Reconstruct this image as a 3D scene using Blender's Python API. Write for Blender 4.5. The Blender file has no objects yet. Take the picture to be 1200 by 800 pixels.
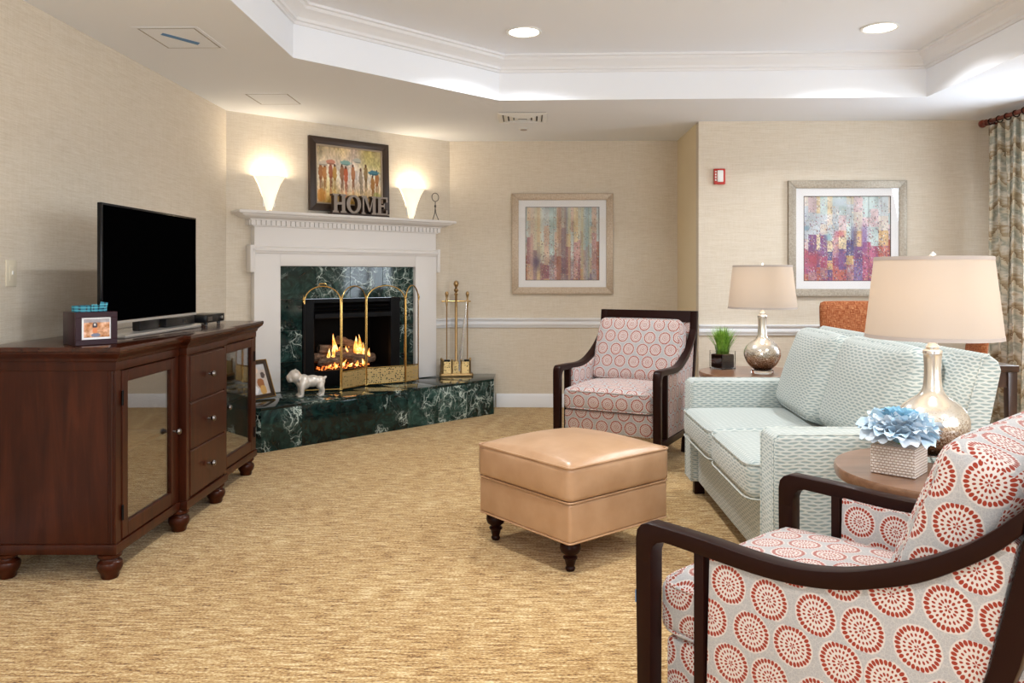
import bpy, bmesh, math, random
import numpy as np
from mathutils import Vector, Matrix, geometry
random.seed(7); np.random.seed(7)
SC = bpy.context.scene
COL = SC.collection
PI = math.pi

# ------------------------------------------------------------------ camera
# focal length in pixels of the 1200x800 frame, horizon at row 322, eye 1.213 m
FPX, HORIZON, EYE = 933.0, 322.0, 1.213
YAW = math.atan(20 / FPX)
cam = bpy.data.cameras.new('camera'); camo = bpy.data.objects.new('camera', cam); COL.objects.link(camo)
cam.sensor_width = 36.0; cam.lens = FPX / 1200 * 36
cam.shift_y = (HORIZON - 400) / 1200
camo.location = (0, 0, EYE); camo.rotation_euler = (PI / 2, 0, YAW)
cam.clip_start = 0.05
SC.camera = camo
# ------------------------------------------------------------------ view, world, lights
SC.view_settings.view_transform = 'Standard'; SC.view_settings.look = 'None'
SC.view_settings.exposure = 0.5; SC.view_settings.gamma = 1.0
SC.view_settings.use_curve_mapping = False
SC.cycles.use_denoising = True
SC.cycles.max_bounces = 8; SC.cycles.diffuse_bounces = 5; SC.cycles.glossy_bounces = 4
SC.cycles.transparent_max_bounces = 12; SC.cycles.sample_clamp_indirect = 6.0
SC.cycles.caustics_reflective = False; SC.cycles.caustics_refractive = False
W = bpy.data.worlds.new('world'); SC.world = W; W.use_nodes = True
W.node_tree.nodes['Background'].inputs[0].default_value = (0.75, 0.86, 1.0, 1)
W.node_tree.nodes['Background'].inputs[1].default_value = 1.0

def area_light(name, loc, rot, sx, sy, power, color):
    l = bpy.data.lights.new(name, 'AREA'); l.shape = 'RECTANGLE'; l.size = sx; l.size_y = sy
    l.energy = power; l.color = color
    o = bpy.data.objects.new(name, l); COL.objects.link(o); o.location = loc; o.rotation_euler = rot
    return o
# daylight entering by the windows of the right wall, then soft fill lights added behind the viewer
area_light('daylight_right_window', (3.72, 5.22, 1.45), (0, math.radians(78), 0), 1.5, .85, 26, (0.80, 0.90, 1.0))
area_light('daylight_right_window_front', (3.72, -0.6, 1.45), (0, math.radians(80), 0), 1.5, 3.2, 95, (0.82, 0.91, 1.0))
area_light('rear_fill_light', (-1.3, -2.68, 1.4), (math.radians(84), 0, 0), 1.5, 1.7, 55, (0.92, 0.96, 1.0))
area_light('rear_fill_light_right', (2.8, -2.68, 1.4), (math.radians(84), 0, 0), 1.5, 1.7, 45, (0.92, 0.96, 1.0))
LIGHT_EMIT, DOWN_W = 8.0, 15.0     # recessed downlights: glow of the lens, power of the beam
LAMP_W, SCONCE_W = 2.2, 3.0

# ------------------------------------------------------------------ node helpers
class X:
    """a float/vector socket with arithmetic that grows shader nodes"""
    def __init__(s, nt, so): s.nt, s.so = nt, so
    def _m(s, op, *a):
        n = s.nt.nodes.new('ShaderNodeMath'); n.operation = op
        for i, v in enumerate((s,) + a):
            if isinstance(v, X): s.nt.links.new(v.so, n.inputs[i])
            else: n.inputs[i].default_value = v
        return X(s.nt, n.outputs[0])
    def __add__(s, o): return s._m('ADD', o)
    def __radd__(s, o): return s._m('ADD', o)
    def __sub__(s, o): return s._m('SUBTRACT', o)
    def __rsub__(s, o): return (s * -1.0) + o
    def __mul__(s, o): return s._m('MULTIPLY', o)
    def __rmul__(s, o): return s._m('MULTIPLY', o)
    def __truediv__(s, o): return s._m('DIVIDE', o)
    def floor(s): return s._m('FLOOR')
    def frac(s): return s._m('FRACT')
    def abs(s): return s._m('ABSOLUTE')
    def sin(s): return s._m('SINE')
    def sqrt(s): return s._m('SQRT')
    def lt(s, o): return s._m('LESS_THAN', o)
    def gt(s, o): return s._m('GREATER_THAN', o)
    def atan2(s, o): return s._m('ARCTAN2', o)
    def mx(s, o): return s._m('MAXIMUM', o)
    def mn(s, o): return s._m('MINIMUM', o)
    def mod2(s): return (s * 0.5).frac() * 2.0
    def smooth(s, a, b):
        n = s.nt.nodes.new('ShaderNodeMapRange'); n.interpolation_type = 'SMOOTHSTEP'
        s.nt.links.new(s.so, n.inputs[0]); n.inputs[1].default_value = a; n.inputs[2].default_value = b
        return X(s.nt, n.outputs[0])

def lin(c):
    return tuple((v / 12.92 if v <= .04045 else ((v + .055) / 1.055) ** 2.4) for v in c)
def rgb(r, g, b): return lin((r / 255, g / 255, b / 255)) + (1,)

def new_mat(name):
    m = bpy.data.materials.new(name); m.use_nodes = True
    nt = m.node_tree
    b = nt.nodes['Principled BSDF']
    return m, nt, b
def setp(b, **k):
    names = dict(color='Base Color', rough='Roughness', metal='Metallic', spec='Specular IOR Level', coat='Coat Weight',
                 coatr='Coat Roughness', trans='Transmission Weight', ior='IOR', emit='Emission Color', es='Emission Strength',
                 sheen='Sheen Weight', alpha='Alpha', sss='Subsurface Weight')
    for a, v in k.items(): b.inputs[names[a]].default_value = v
def coords(nt, kind='Object'):
    t = nt.nodes.new('ShaderNodeTexCoord'); return t.outputs[kind]
def mapped(nt, so, scale=(1, 1, 1), loc=(0, 0, 0), rot=(0, 0, 0)):
    n = nt.nodes.new('ShaderNodeMapping'); nt.links.new(so, n.inputs[0])
    n.inputs['Location'].default_value = loc; n.inputs['Rotation'].default_value = rot; n.inputs['Scale'].default_value = scale
    return n.outputs[0]
def noise(nt, vec, scale=5, detail=3, rough=.5, dist=0):
    n = nt.nodes.new('ShaderNodeTexNoise'); nt.links.new(vec, n.inputs['Vector'])
    n.inputs['Scale'].default_value = scale; n.inputs['Detail'].default_value = detail
    n.inputs['Roughness'].default_value = rough; n.inputs['Distortion'].default_value = dist
    return X(nt, n.outputs['Fac'])
def ramp(nt, x, stops):
    n = nt.nodes.new('ShaderNodeValToRGB'); nt.links.new(x.so, n.inputs[0])
    e = n.color_ramp.elements
    while len(e) < len(stops): e.new(.5)
    for i, (p, c) in enumerate(stops): e[i].position = p; e[i].color = c
    return n.outputs[0]
def mix(nt, f, a, b):
    n = nt.nodes.new('ShaderNodeMix'); n.data_type = 'RGBA'
    if isinstance(f, X): nt.links.new(f.so, n.inputs[0])
    else: n.inputs[0].default_value = f
    for so, i in ((a, 6), (b, 7)):
        if isinstance(so, tuple): n.inputs[i].default_value = so
        else: nt.links.new(so, n.inputs[i])
    return n.outputs[2]
def bump(nt, b, x, strength=.3, dist=.002):
    n = nt.nodes.new('ShaderNodeBump'); n.inputs['Strength'].default_value = strength; n.inputs['Distance'].default_value = dist
    nt.links.new(x.so, n.inputs['Height']); nt.links.new(n.outputs[0], b.inputs['Normal'])
def xyz(nt, so):
    n = nt.nodes.new('ShaderNodeSeparateXYZ'); nt.links.new(so, n.inputs[0])
    return [X(nt, n.outputs[i]) for i in range(3)]
def vec(nt, a, b, c=0.0):
    n = nt.nodes.new('ShaderNodeCombineXYZ')
    for i, v in enumerate((a, b, c)):
        if isinstance(v, X): nt.links.new(v.so, n.inputs[i])
        else: n.inputs[i].default_value = v
    return n.outputs[0]
M = {}
def plain(key, color, rough=.5, **k):
    m, nt, b = new_mat(key); setp(b, color=color, rough=rough, **k); M[key] = m; return m

# ------------------------------------------------------------------ materials
def make_wallpaper():
    m, nt, b = new_mat('grasscloth_wallpaper'); o = coords(nt)
    h = noise(nt, mapped(nt, o, (9, 9, 190)), 1, 3, .6)
    v = noise(nt, mapped(nt, o, (120, 120, 9)), 1, 2, .5)
    f = noise(nt, mapped(nt, o, (60, 60, 260)), 1, 2, .5)
    w = h * .55 + v * .2 + f * .25
    nt.links.new(ramp(nt, w, [(.30, rgb(204, 191, 170)), (.5, rgb(216, 205, 188)), (.70, rgb(226, 217, 203))]), b.inputs['Base Color'])
    setp(b, rough=.75, spec=.25); bump(nt, b, w, .2, .002); M['wall'] = m
make_wallpaper()
def make_carpet():
    m, nt, b = new_mat('beige_loop_carpet'); o = coords(nt)
    rows = noise(nt, mapped(nt, o, (11, 85, 1), rot=(0, 0, .03)), 1, 3, .6)
    loop = noise(nt, mapped(nt, o, (95, 150, 1)), 1, 2, .55)
    big = noise(nt, mapped(nt, o, (1.2, 2.2, 1)), 1, 2, .5)
    w = rows * .52 + loop * .42 + big * .06
    nt.links.new(ramp(nt, w, [(.38, rgb(100, 66, 34)), (.45, rgb(160, 123, 75)), (.53, rgb(193, 161, 110)), (.61, rgb(222, 202, 160))]), b.inputs['Base Color'])
    setp(b, rough=.95, spec=.1, sheen=.15); bump(nt, b, rows * .5 + loop * .6, .9, .008); M['carpet'] = m
make_carpet()
plain('ceiling', rgb(238, 242, 249), .85, spec=.2)
plain('trim', rgb(228, 229, 232), .38, spec=.4)
plain('mantel', rgb(228, 224, 221), .42, spec=.4)
plain('cream_paint', rgb(230, 214, 180), .6)
plain('black_metal', (.004, .004, .0045, 1), .4, spec=.15)
plain('firebox_black', (.006, .006, .006, 1), .8, spec=.1)
plain('tv_black', (.003, .003, .004, 1), .22, spec=.25)
plain('tv_screen', (.0008, .0008, .0009, 1), .5, spec=.0)
plain('plastic_black', (.006, .006, .007, 1), .3, spec=.4)
plain('silver', (.62, .61, .59, 1), .3, metal=.75)
plain('chrome', (.82, .82, .80, 1), .25, metal=.75)
plain('pewter', (.20, .18, .17, 1), .3, metal=1.0)
plain('almond', rgb(222, 212, 190), .4)
plain('red_plastic', rgb(190, 42, 32), .4)
plain('white_plastic', rgb(235, 235, 232), .4)
plain('blue_tape', rgb(84, 138, 190), .6)
plain('mat_board', rgb(236, 236, 238), .7)
plain('dark_gap', (.01, .01, .01, 1), .9)
plain('grey_line', rgb(150, 146, 140), .8)
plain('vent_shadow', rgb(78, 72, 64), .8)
plain('espresso', (.015, .0038, .0026, 1), .36, spec=.13)
plain('ceramic', rgb(214, 206, 196), .3, metal=.25, coat=.4)
plain('letter_face', rgb(150, 138, 128), .55)
plain('letter_edge', rgb(56, 40, 32), .5)
plain('soil', rgb(84, 50, 32), .9)
plain('linen_trim', rgb(176, 164, 156), .8)
plain('window_white', rgb(235, 235, 233), .4)
plain('wire', (.10, .085, .07, 1), .35, metal=.9)

def make_wood(key, c0, c1, c2, scale=(3, 3, 40), rough=.3, coat=.3, spec=.4):
    m, nt, b = new_mat(key); o = coords(nt)
    g = noise(nt, mapped(nt, o, scale), 1, 4, .6, .6)
    nt.links.new(ramp(nt, g, [(.3, c0), (.5, c1), (.7, c2)]), b.inputs['Base Color'])
    setp(b, rough=rough, coat=coat, coatr=.15, spec=spec); bump(nt, b, g, .04, .001); M[key] = m
make_wood('cherry', (.023, .0046, .0017, 1), (.038, .0078, .0028, 1), (.060, .0132, .0046, 1), (22, 22, 2.2), .30, .0, .22)
make_wood('cherry_top', (.023, .0046, .0017, 1), (.038, .0078, .0028, 1), (.060, .0132, .0046, 1), (22, 2.2, 22), .16, .1, .4)
make_wood('walnut', (.16, .078, .042, 1), (.215, .108, .060, 1), (.27, .145, .085, 1), (3, 30, 30), .28, .35)
make_wood('dark_table', (.028, .012, .008, 1), (.05, .022, .014, 1), (.075, .035, .022, 1), (12, 12, 3), .3, .3)
make_wood('rod_wood', rgb(92, 34, 20), rgb(120, 48, 30), rgb(140, 60, 38), (20, 3, 20), .3, .3)

def make_leather():
    m, nt, b = new_mat('tan_leather'); o = coords(nt)
    v = nt.nodes.new('ShaderNodeTexVoronoi'); v.inputs['Scale'].default_value = 260; nt.links.new(o, v.inputs['Vector'])
    n = noise(nt, o, 9, 3, .5)
    nt.links.new(ramp(nt, n, [(.3, rgb(176, 138, 104)), (.7, rgb(190, 153, 120))]), b.inputs['Base Color'])
    setp(b, rough=.30, spec=.5); bump(nt, b, X(nt, v.outputs['Distance']) + n * .6, .12, .002); M['leather'] = m
make_leather()

def make_marble():
    m, nt, b = new_mat('green_marble')
    oi = nt.nodes.new('ShaderNodeObjectInfo')
    o = coords(nt); r = X(nt, oi.outputs['Random'])
    add = nt.nodes.new('ShaderNodeVectorMath'); add.operation = 'ADD'
    nt.links.new(o, add.inputs[0]); nt.links.new(vec(nt, r * 37.0, r * 91.0, r * 53.0), add.inputs[1])
    p = add.outputs[0]
    wn = nt.nodes.new('ShaderNodeTexNoise'); nt.links.new(p, wn.inputs['Vector']); wn.inputs['Scale'].default_value = 4.5; wn.inputs['Detail'].default_value = 5
    wv = nt.nodes.new('ShaderNodeVectorMath'); wv.operation = 'MULTIPLY_ADD'; nt.links.new(wn.outputs['Color'], wv.inputs[0]); wv.inputs[1].default_value = (.34, .34, .34); nt.links.new(p, wv.inputs[2])
    def cracks(sc, w0, w1):
        q = nt.nodes.new('ShaderNodeTexVoronoi'); q.feature = 'DISTANCE_TO_EDGE'; q.inputs['Scale'].default_value = sc
        nt.links.new(mapped(nt, wv.outputs[0], (1, 1.4, .8), rot=(.5, .4, .3)), q.inputs['Vector']); return 1.0 - X(nt, q.outputs['Distance']).smooth(w0, w1)
    n2 = noise(nt, p, 8, 6, .6, 2.0); n3 = noise(nt, p, 3.2, 4, .6, .8)
    amt = n3 + (r - .5) * .30
    vein = cracks(9, .004, .05) * amt.smooth(.49, .64); vein2 = cracks(20, .0, .07) * amt.smooth(.48, .68) * .4
    haze = amt.smooth(.50, .72) * n2.smooth(.45, .7) * .16
    base = ramp(nt, n2 + (r - .5) * .25, [(.3, rgb(9, 19, 18)), (.55, rgb(22, 46, 43)), (.78, rgb(50, 82, 76))])
    c = mix(nt, (vein * .85 + vein2 + haze).mn(1.0), base, rgb(188, 202, 194))
    nt.links.new(c, b.inputs['Base Color']); setp(b, rough=.06, spec=.38); M['marble'] = m
make_marble()

def make_medallion():
    """grey linen printed with rings of small rust coloured petals; UV is in metres"""
    m, nt, b = new_mat('medallion_fabric')
    uv = coords(nt, 'UV')
    wob = noise(nt, mapped(nt, uv, (1, 1, 1)), 45, 2, .5)
    u, v, _ = xyz(nt, uv)
    PX, PY = .0985, .0855
    row = (v / PY).floor()
    us = u / PX + row.mod2() * .5
    col = us.floor()
    wn = nt.nodes.new('ShaderNodeTexWhiteNoise'); wn.noise_dimensions = '2D'
    nt.links.new(vec(nt, col, row), wn.inputs['Vector'])
    j = xyz(nt, wn.outputs['Color'])
    lu = (us - col - .5) * PX + (j[0] - .5) * .010
    lv = ((v / PY) - row - .5) * PY + (j[1] - .5) * .008
    r = (lu * lu + lv * lv).sqrt() + (wob - .5) * .005
    a = lv.atan2(lu) / (2 * PI)
    DR = .0112
    q = ((r / .0425)._m('POWER', .86)) * 4.0; k = q.floor(); f = q - k - .5
    cnt = ((k + .5) * 7.6 + 1.6).floor()
    g = (a * cnt + k * .37 + j[2]).frac() - .5
    sz = .27 + k.gt(2.5) * .15 + k.lt(1.5) * .06; wd = g / sz; hd = f / (sz + .03)
    petal = 1.0 - (wd * wd * .9 + hd * hd).smooth(.72, 1.15)
    petal = petal * k.lt(3.5)
    # the ring of dashes that closes a medallion
    weave = noise(nt, mapped(nt, uv, (420, 420, 1)), 1, 2, .6)
    crack = nt.nodes.new('ShaderNodeTexVoronoi'); crack.feature = 'DISTANCE_TO_EDGE'; crack.inputs['Scale'].default_value = 110
    nt.links.new(uv, crack.inputs['Vector'])
    line = 1.0 - X(nt, crack.outputs['Distance']).smooth(.02, .08)
    inside = 1.0 - r.smooth(.043, .0455)
    ground = mix(nt, weave, rgb(140, 139, 140), rgb(188, 187, 188))
    ground = mix(nt, line * .35, ground, rgb(200, 194, 191))
    ground = mix(nt, inside * .7, ground, rgb(214, 203, 196))
    tone = mix(nt, weave, rgb(128, 42, 28), rgb(160, 64, 44))
    c = mix(nt, petal, ground, tone)
    nt.links.new(c, b.inputs['Base Color']); setp(b, rough=.85, spec=.15, sheen=.2)
    bump(nt, b, weave + petal * .4, .25, .0015); M['medallion'] = m
make_medallion()

def make_sofa_fabric():
    m, nt, b = new_mat('seafoam_dash_weave')
    uv = coords(nt, 'UV'); u, v, _ = xyz(nt, uv)
    wob = noise(nt, uv, 18, 2, .5) - .5
    PY, PX = .0118, .046
    vv = v / PY + (u * 60.0).sin() * .14 + wob * .7
    row = vv.floor(); fy = vv - row - .5
    us = u / PX + row.mod2() * .5 + wob * .2; fx = us.frac() - .5
    d = (fx.abs() * 2.1) * (fx.abs() * 2.1) + (fy.abs() * 2.6) * (fy.abs() * 2.6)
    dash = 1.0 - d.smooth(.35, 1.05)
    wv = noise(nt, mapped(nt, uv, (300, 500, 1)), 1, 2, .6)
    light = mix(nt, wv, rgb(180, 187, 184), rgb(208, 212, 208))
    c = mix(nt, dash * .8, light, mix(nt, wv, rgb(112, 132, 134), rgb(147, 165, 165)))
    nt.links.new(c, b.inputs['Base Color']); setp(b, rough=.85, spec=.15, sheen=.2)
    bump(nt, b, wv * .4 - dash, .35, .002); M['sofa'] = m
make_sofa_fabric()

def make_woven():
    m, nt, b = new_mat('rust_woven_fabric'); uv = coords(nt, 'UV')
    h = noise(nt, mapped(nt, uv, (30, 320, 1)), 1, 2, .6); v = noise(nt, mapped(nt, uv, (320, 30, 1)), 1, 2, .6)
    nt.links.new(ramp(nt, h * .5 + v * .5, [(.36, rgb(98, 46, 24)), (.5, rgb(146, 80, 46)), (.64, rgb(190, 140, 100))]), b.inputs['Base Color'])
    setp(b, rough=.85, spec=.15); bump(nt, b, h + v, .3, .002); M['woven'] = m
make_woven()

def make_curtain():
    m, nt, b = new_mat('ikat_curtain_fabric'); uv = coords(nt, 'UV'); u, v, _ = xyz(nt, uv)
    n = noise(nt, mapped(nt, uv, (5, 14, 1)), 1, 4, .6, 1.2)
    fy = ((v * 5.2 + (n - .5) * .9 + ((u * 9.0).frac() - .5).abs() * .8)).frac()
    n2 = noise(nt, mapped(nt, uv, (60, 240, 1)), 1, 2, .5)
    w = fy * .6 + n * .35 + n2 * .12
    nt.links.new(ramp(nt, w, [(.18, rgb(122, 98, 70)), (.36, rgb(176, 160, 132)), (.50, rgb(214, 208, 194)), (.64, rgb(156, 158, 144)), (.8, rgb(206, 196, 174))]), b.inputs['Base Color'])
    setp(b, rough=.8, spec=.2); M['curtain'] = m
make_curtain()

def make_mercury():
    m, nt, b = new_mat('mercury_glass'); o = coords(nt); _, _, z = xyz(nt, o)
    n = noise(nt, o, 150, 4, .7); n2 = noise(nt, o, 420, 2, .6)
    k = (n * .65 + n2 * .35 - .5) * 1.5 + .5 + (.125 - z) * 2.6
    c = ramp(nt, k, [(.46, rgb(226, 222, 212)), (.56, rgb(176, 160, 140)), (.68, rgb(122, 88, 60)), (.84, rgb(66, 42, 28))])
    nt.links.new(c, b.inputs['Base Color']); setp(b, rough=.2, metal=.62, coat=.5, coatr=.04); bump(nt, b, n, .12, .001); M['mercury'] = m
make_mercury()

def make_brass():
    m, nt, b = new_mat('polished_brass'); setp(b, color=(.62, .41, .14, 1), metal=1.0, rough=.22); M['brass'] = m
    m, nt, b = new_mat('aged_brass'); setp(b, color=(.42, .28, .13, 1), metal=1.0, rough=.3); M['aged_brass'] = m
    m, nt, b = new_mat('pierced_brass'); uv = coords(nt, 'UV')
    v = nt.nodes.new('ShaderNodeTexVoronoi'); v.inputs['Scale'].default_value = 62; v.inputs['Randomness'].default_value = .55
    nt.links.new(uv, v.inputs['Vector'])
    hole = 1.0 - X(nt, v.outputs['Distance']).smooth(.29, .35)
    setp(b, color=(.78, .58, .27, 1), metal=.75, rough=.38)
    nt.links.new((1.0 - hole).so, b.inputs['Alpha']); M['pierced'] = m
make_brass()

def make_glass():
    m, nt, b = new_mat('clear_acrylic'); setp(b, color=(1, 1, 1, 1), rough=.02, trans=1.0, ior=1.45); M['acrylic'] = m
    for key, fac, col in (('door_glass', .36, (.8, .8, .8, 1)), ('picture_glass', .035, (.9, .9, .9, 1)), ('window_glass', .08, (1, 1, 1, 1))):
        m = bpy.data.materials.new(key); m.use_nodes = True; nt = m.node_tree
        nt.nodes.remove(nt.nodes['Principled BSDF'])
        t = nt.nodes.new('ShaderNodeBsdfTransparent'); g = nt.nodes.new('ShaderNodeBsdfGlossy'); g.inputs['Roughness'].default_value = .02
        g.inputs['Color'].default_value = col
        x = nt.nodes.new('ShaderNodeMixShader'); x.inputs[0].default_value = fac
        nt.links.new(t.outputs[0], x.inputs[1]); nt.links.new(g.outputs[0], x.inputs[2])
        nt.links.new(x.outputs[0], nt.nodes['Material Output'].inputs[0]); M[key] = m
make_glass()

def make_emitters():
    m, nt, b = new_mat('downlight_lens'); setp(b, color=(.9, .9, .9, 1), emit=(1, .93, .83, 1), es=LIGHT_EMIT); M['lens'] = m
    m, nt, b = new_mat('lit_alabaster_glass'); o = coords(nt); n = noise(nt, o, 14, 3, .5, 1)
    setp(b, color=(.95, .9, .82, 1), rough=.35, es=.55)
    nt.links.new(ramp(nt, n, [(.3, (1, .80, .52, 1)), (.7, (1, .9, .72, 1))]), b.inputs['Emission Color']); M['alabaster'] = m
    m, nt, b = new_mat('flame'); o = coords(nt); n = noise(nt, o, 30, 2, .5)
    setp(b, color=(.1, .03, .01, 1), rough=1, es=1.5)
    nt.links.new(ramp(nt, n, [(.36, (1, .20, .02, 1)), (.52, (1, .42, .08, 1)), (.66, (1, .74, .34, 1))]), b.inputs['Emission Color']); M['flame'] = m
    m, nt, b = new_mat('glowing_embers'); o = coords(nt); n = noise(nt, o, 60, 2, .6)
    setp(b, color=(.03, .02, .02, 1), rough=1, es=1.6)
    nt.links.new(ramp(nt, n, [(.50, (0, 0, 0, 1)), (.58, (1, .16, .02, 1)), (.70, (1, .5, .12, 1))]), b.inputs['Emission Color']); M['ember'] = m
    m, nt, b = new_mat('ceramic_log'); o = coords(nt); n = noise(nt, mapped(nt, o, (20, 20, 60)), 1, 4, .7)
    nt.links.new(ramp(nt, n, [(.3, rgb(50, 36, 28)), (.55, rgb(116, 92, 74)), (.75, rgb(172, 150, 126))]), b.inputs['Base Color']); setp(b, rough=.9); bump(nt, b, n, .8, .01); M['log'] = m
    # linen lamp shade lets the bulb glow through
    m = bpy.data.materials.new('linen_shade'); m.use_nodes = True; nt = m.node_tree; nt.nodes.remove(nt.nodes['Principled BSDF'])
    d = nt.nodes.new('ShaderNodeBsdfDiffuse'); d.inputs[0].default_value = rgb(206, 196, 186)
    t = nt.nodes.new('ShaderNodeBsdfTranslucent'); t.inputs[0].default_value = rgb(226, 214, 200)
    x = nt.nodes.new('ShaderNodeMixShader'); x.inputs[0].default_value = .38
    nt.links.new(d.outputs[0], x.inputs[1]); nt.links.new(t.outputs[0], x.inputs[2]); nt.links.new(x.outputs[0], nt.nodes['Material Output'].inputs[0])
    M['shade'] = m
make_emitters()

def make_misc():
    m, nt, b = new_mat('grass_blade'); o = coords(nt); n = noise(nt, o, 40, 2, .5)
    nt.links.new(ramp(nt, n, [(.3, rgb(76, 128, 34)), (.7, rgb(150, 196, 78))]), b.inputs['Base Color']); setp(b, rough=.5); M['grass'] = m
    m, nt, b = new_mat('blue_petal'); oi = nt.nodes.new('ShaderNodeObjectInfo')
    nt.links.new(ramp(nt, X(nt, oi.outputs['Random']), [(0, rgb(168, 204, 224)), (.4, rgb(200, 220, 234)), (1, rgb(228, 236, 244))]), b.inputs['Base Color'])
    setp(b, rough=.7, sheen=.3); M['petal'] = m
    m, nt, b = new_mat('blue_petal_heart'); setp(b, color=rgb(136, 186, 212), rough=.7); M['petal_heart'] = m
    m, nt, b = new_mat('ribbed_planter'); uv = coords(nt, 'UV'); u, v, _ = xyz(nt, uv)
    rows = ((v / .0085).frac() - .5).abs() * 2.0
    cols = ((u / .011 + (v / .0085).floor().mod2() * .5).frac() - .5).abs() * 2.0
    w = (1.0 - rows) .smooth(.15, .6) * (1.0 - cols).smooth(.08, .35)
    nt.links.new(mix(nt, w, rgb(186, 166, 150), rgb(238, 230, 224)), b.inputs['Base Color']); setp(b, rough=.45); bump(nt, b, w, .8, .003); M['planter'] = m
    m, nt, b = new_mat('purple_brown_lacquer'); setp(b, color=rgb(44, 20, 27), rough=.35, spec=.2); M['photo_box'] = m
    m, nt, b = new_mat('silver_leaf_frame'); o = coords(nt); n = noise(nt, o, 70, 4, .7)
    nt.links.new(ramp(nt, n, [(.3, rgb(138, 128, 114)), (.7, rgb(178, 168, 152))]), b.inputs['Base Color']); setp(b, rough=.4, metal=.35); M['frame_silver'] = m
    m, nt, b = new_mat('champagne_leaf_frame'); o = coords(nt); n = noise(nt, o, 70, 4, .7)
    nt.links.new(ramp(nt, n, [(.3, rgb(158, 138, 116)), (.7, rgb(190, 172, 150))]), b.inputs['Base Color']); setp(b, rough=.42, metal=.3); M['frame_gold'] = m
    m, nt, b = new_mat('bronze_frame'); setp(b, color=rgb(58, 42, 30), rough=.35, metal=.2); M['frame_dark'] = m
    m, nt, b = new_mat('gilt_slip'); setp(b, color=rgb(178, 160, 140), rough=.4, metal=.5); M['gilt'] = m
    m, nt, b = new_mat('teal_plaid_webbing'); uv = coords(nt, 'UV'); u, v, _ = xyz(nt, uv)
    s1 = ((u / .022).frac() - .5).abs().lt(.13); s2 = ((v / .012).frac() - .5).abs().lt(.2)
    c = mix(nt, s1, rgb(24, 112, 136), rgb(20, 44, 66)); c = mix(nt, s2 * .6, c, rgb(96, 190, 206))
    nt.links.new(c, b.inputs['Base Color']); setp(b, rough=.7); M['plaid'] = m
    m, nt, b = new_mat('printed_picture'); a = nt.nodes.new('ShaderNodeVertexColor'); a.layer_name = 'Print'
    nt.links.new(a.outputs['Color'], b.inputs['Base Color']); setp(b, rough=.55, spec=.3); M['print'] = m
make_misc()

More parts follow.
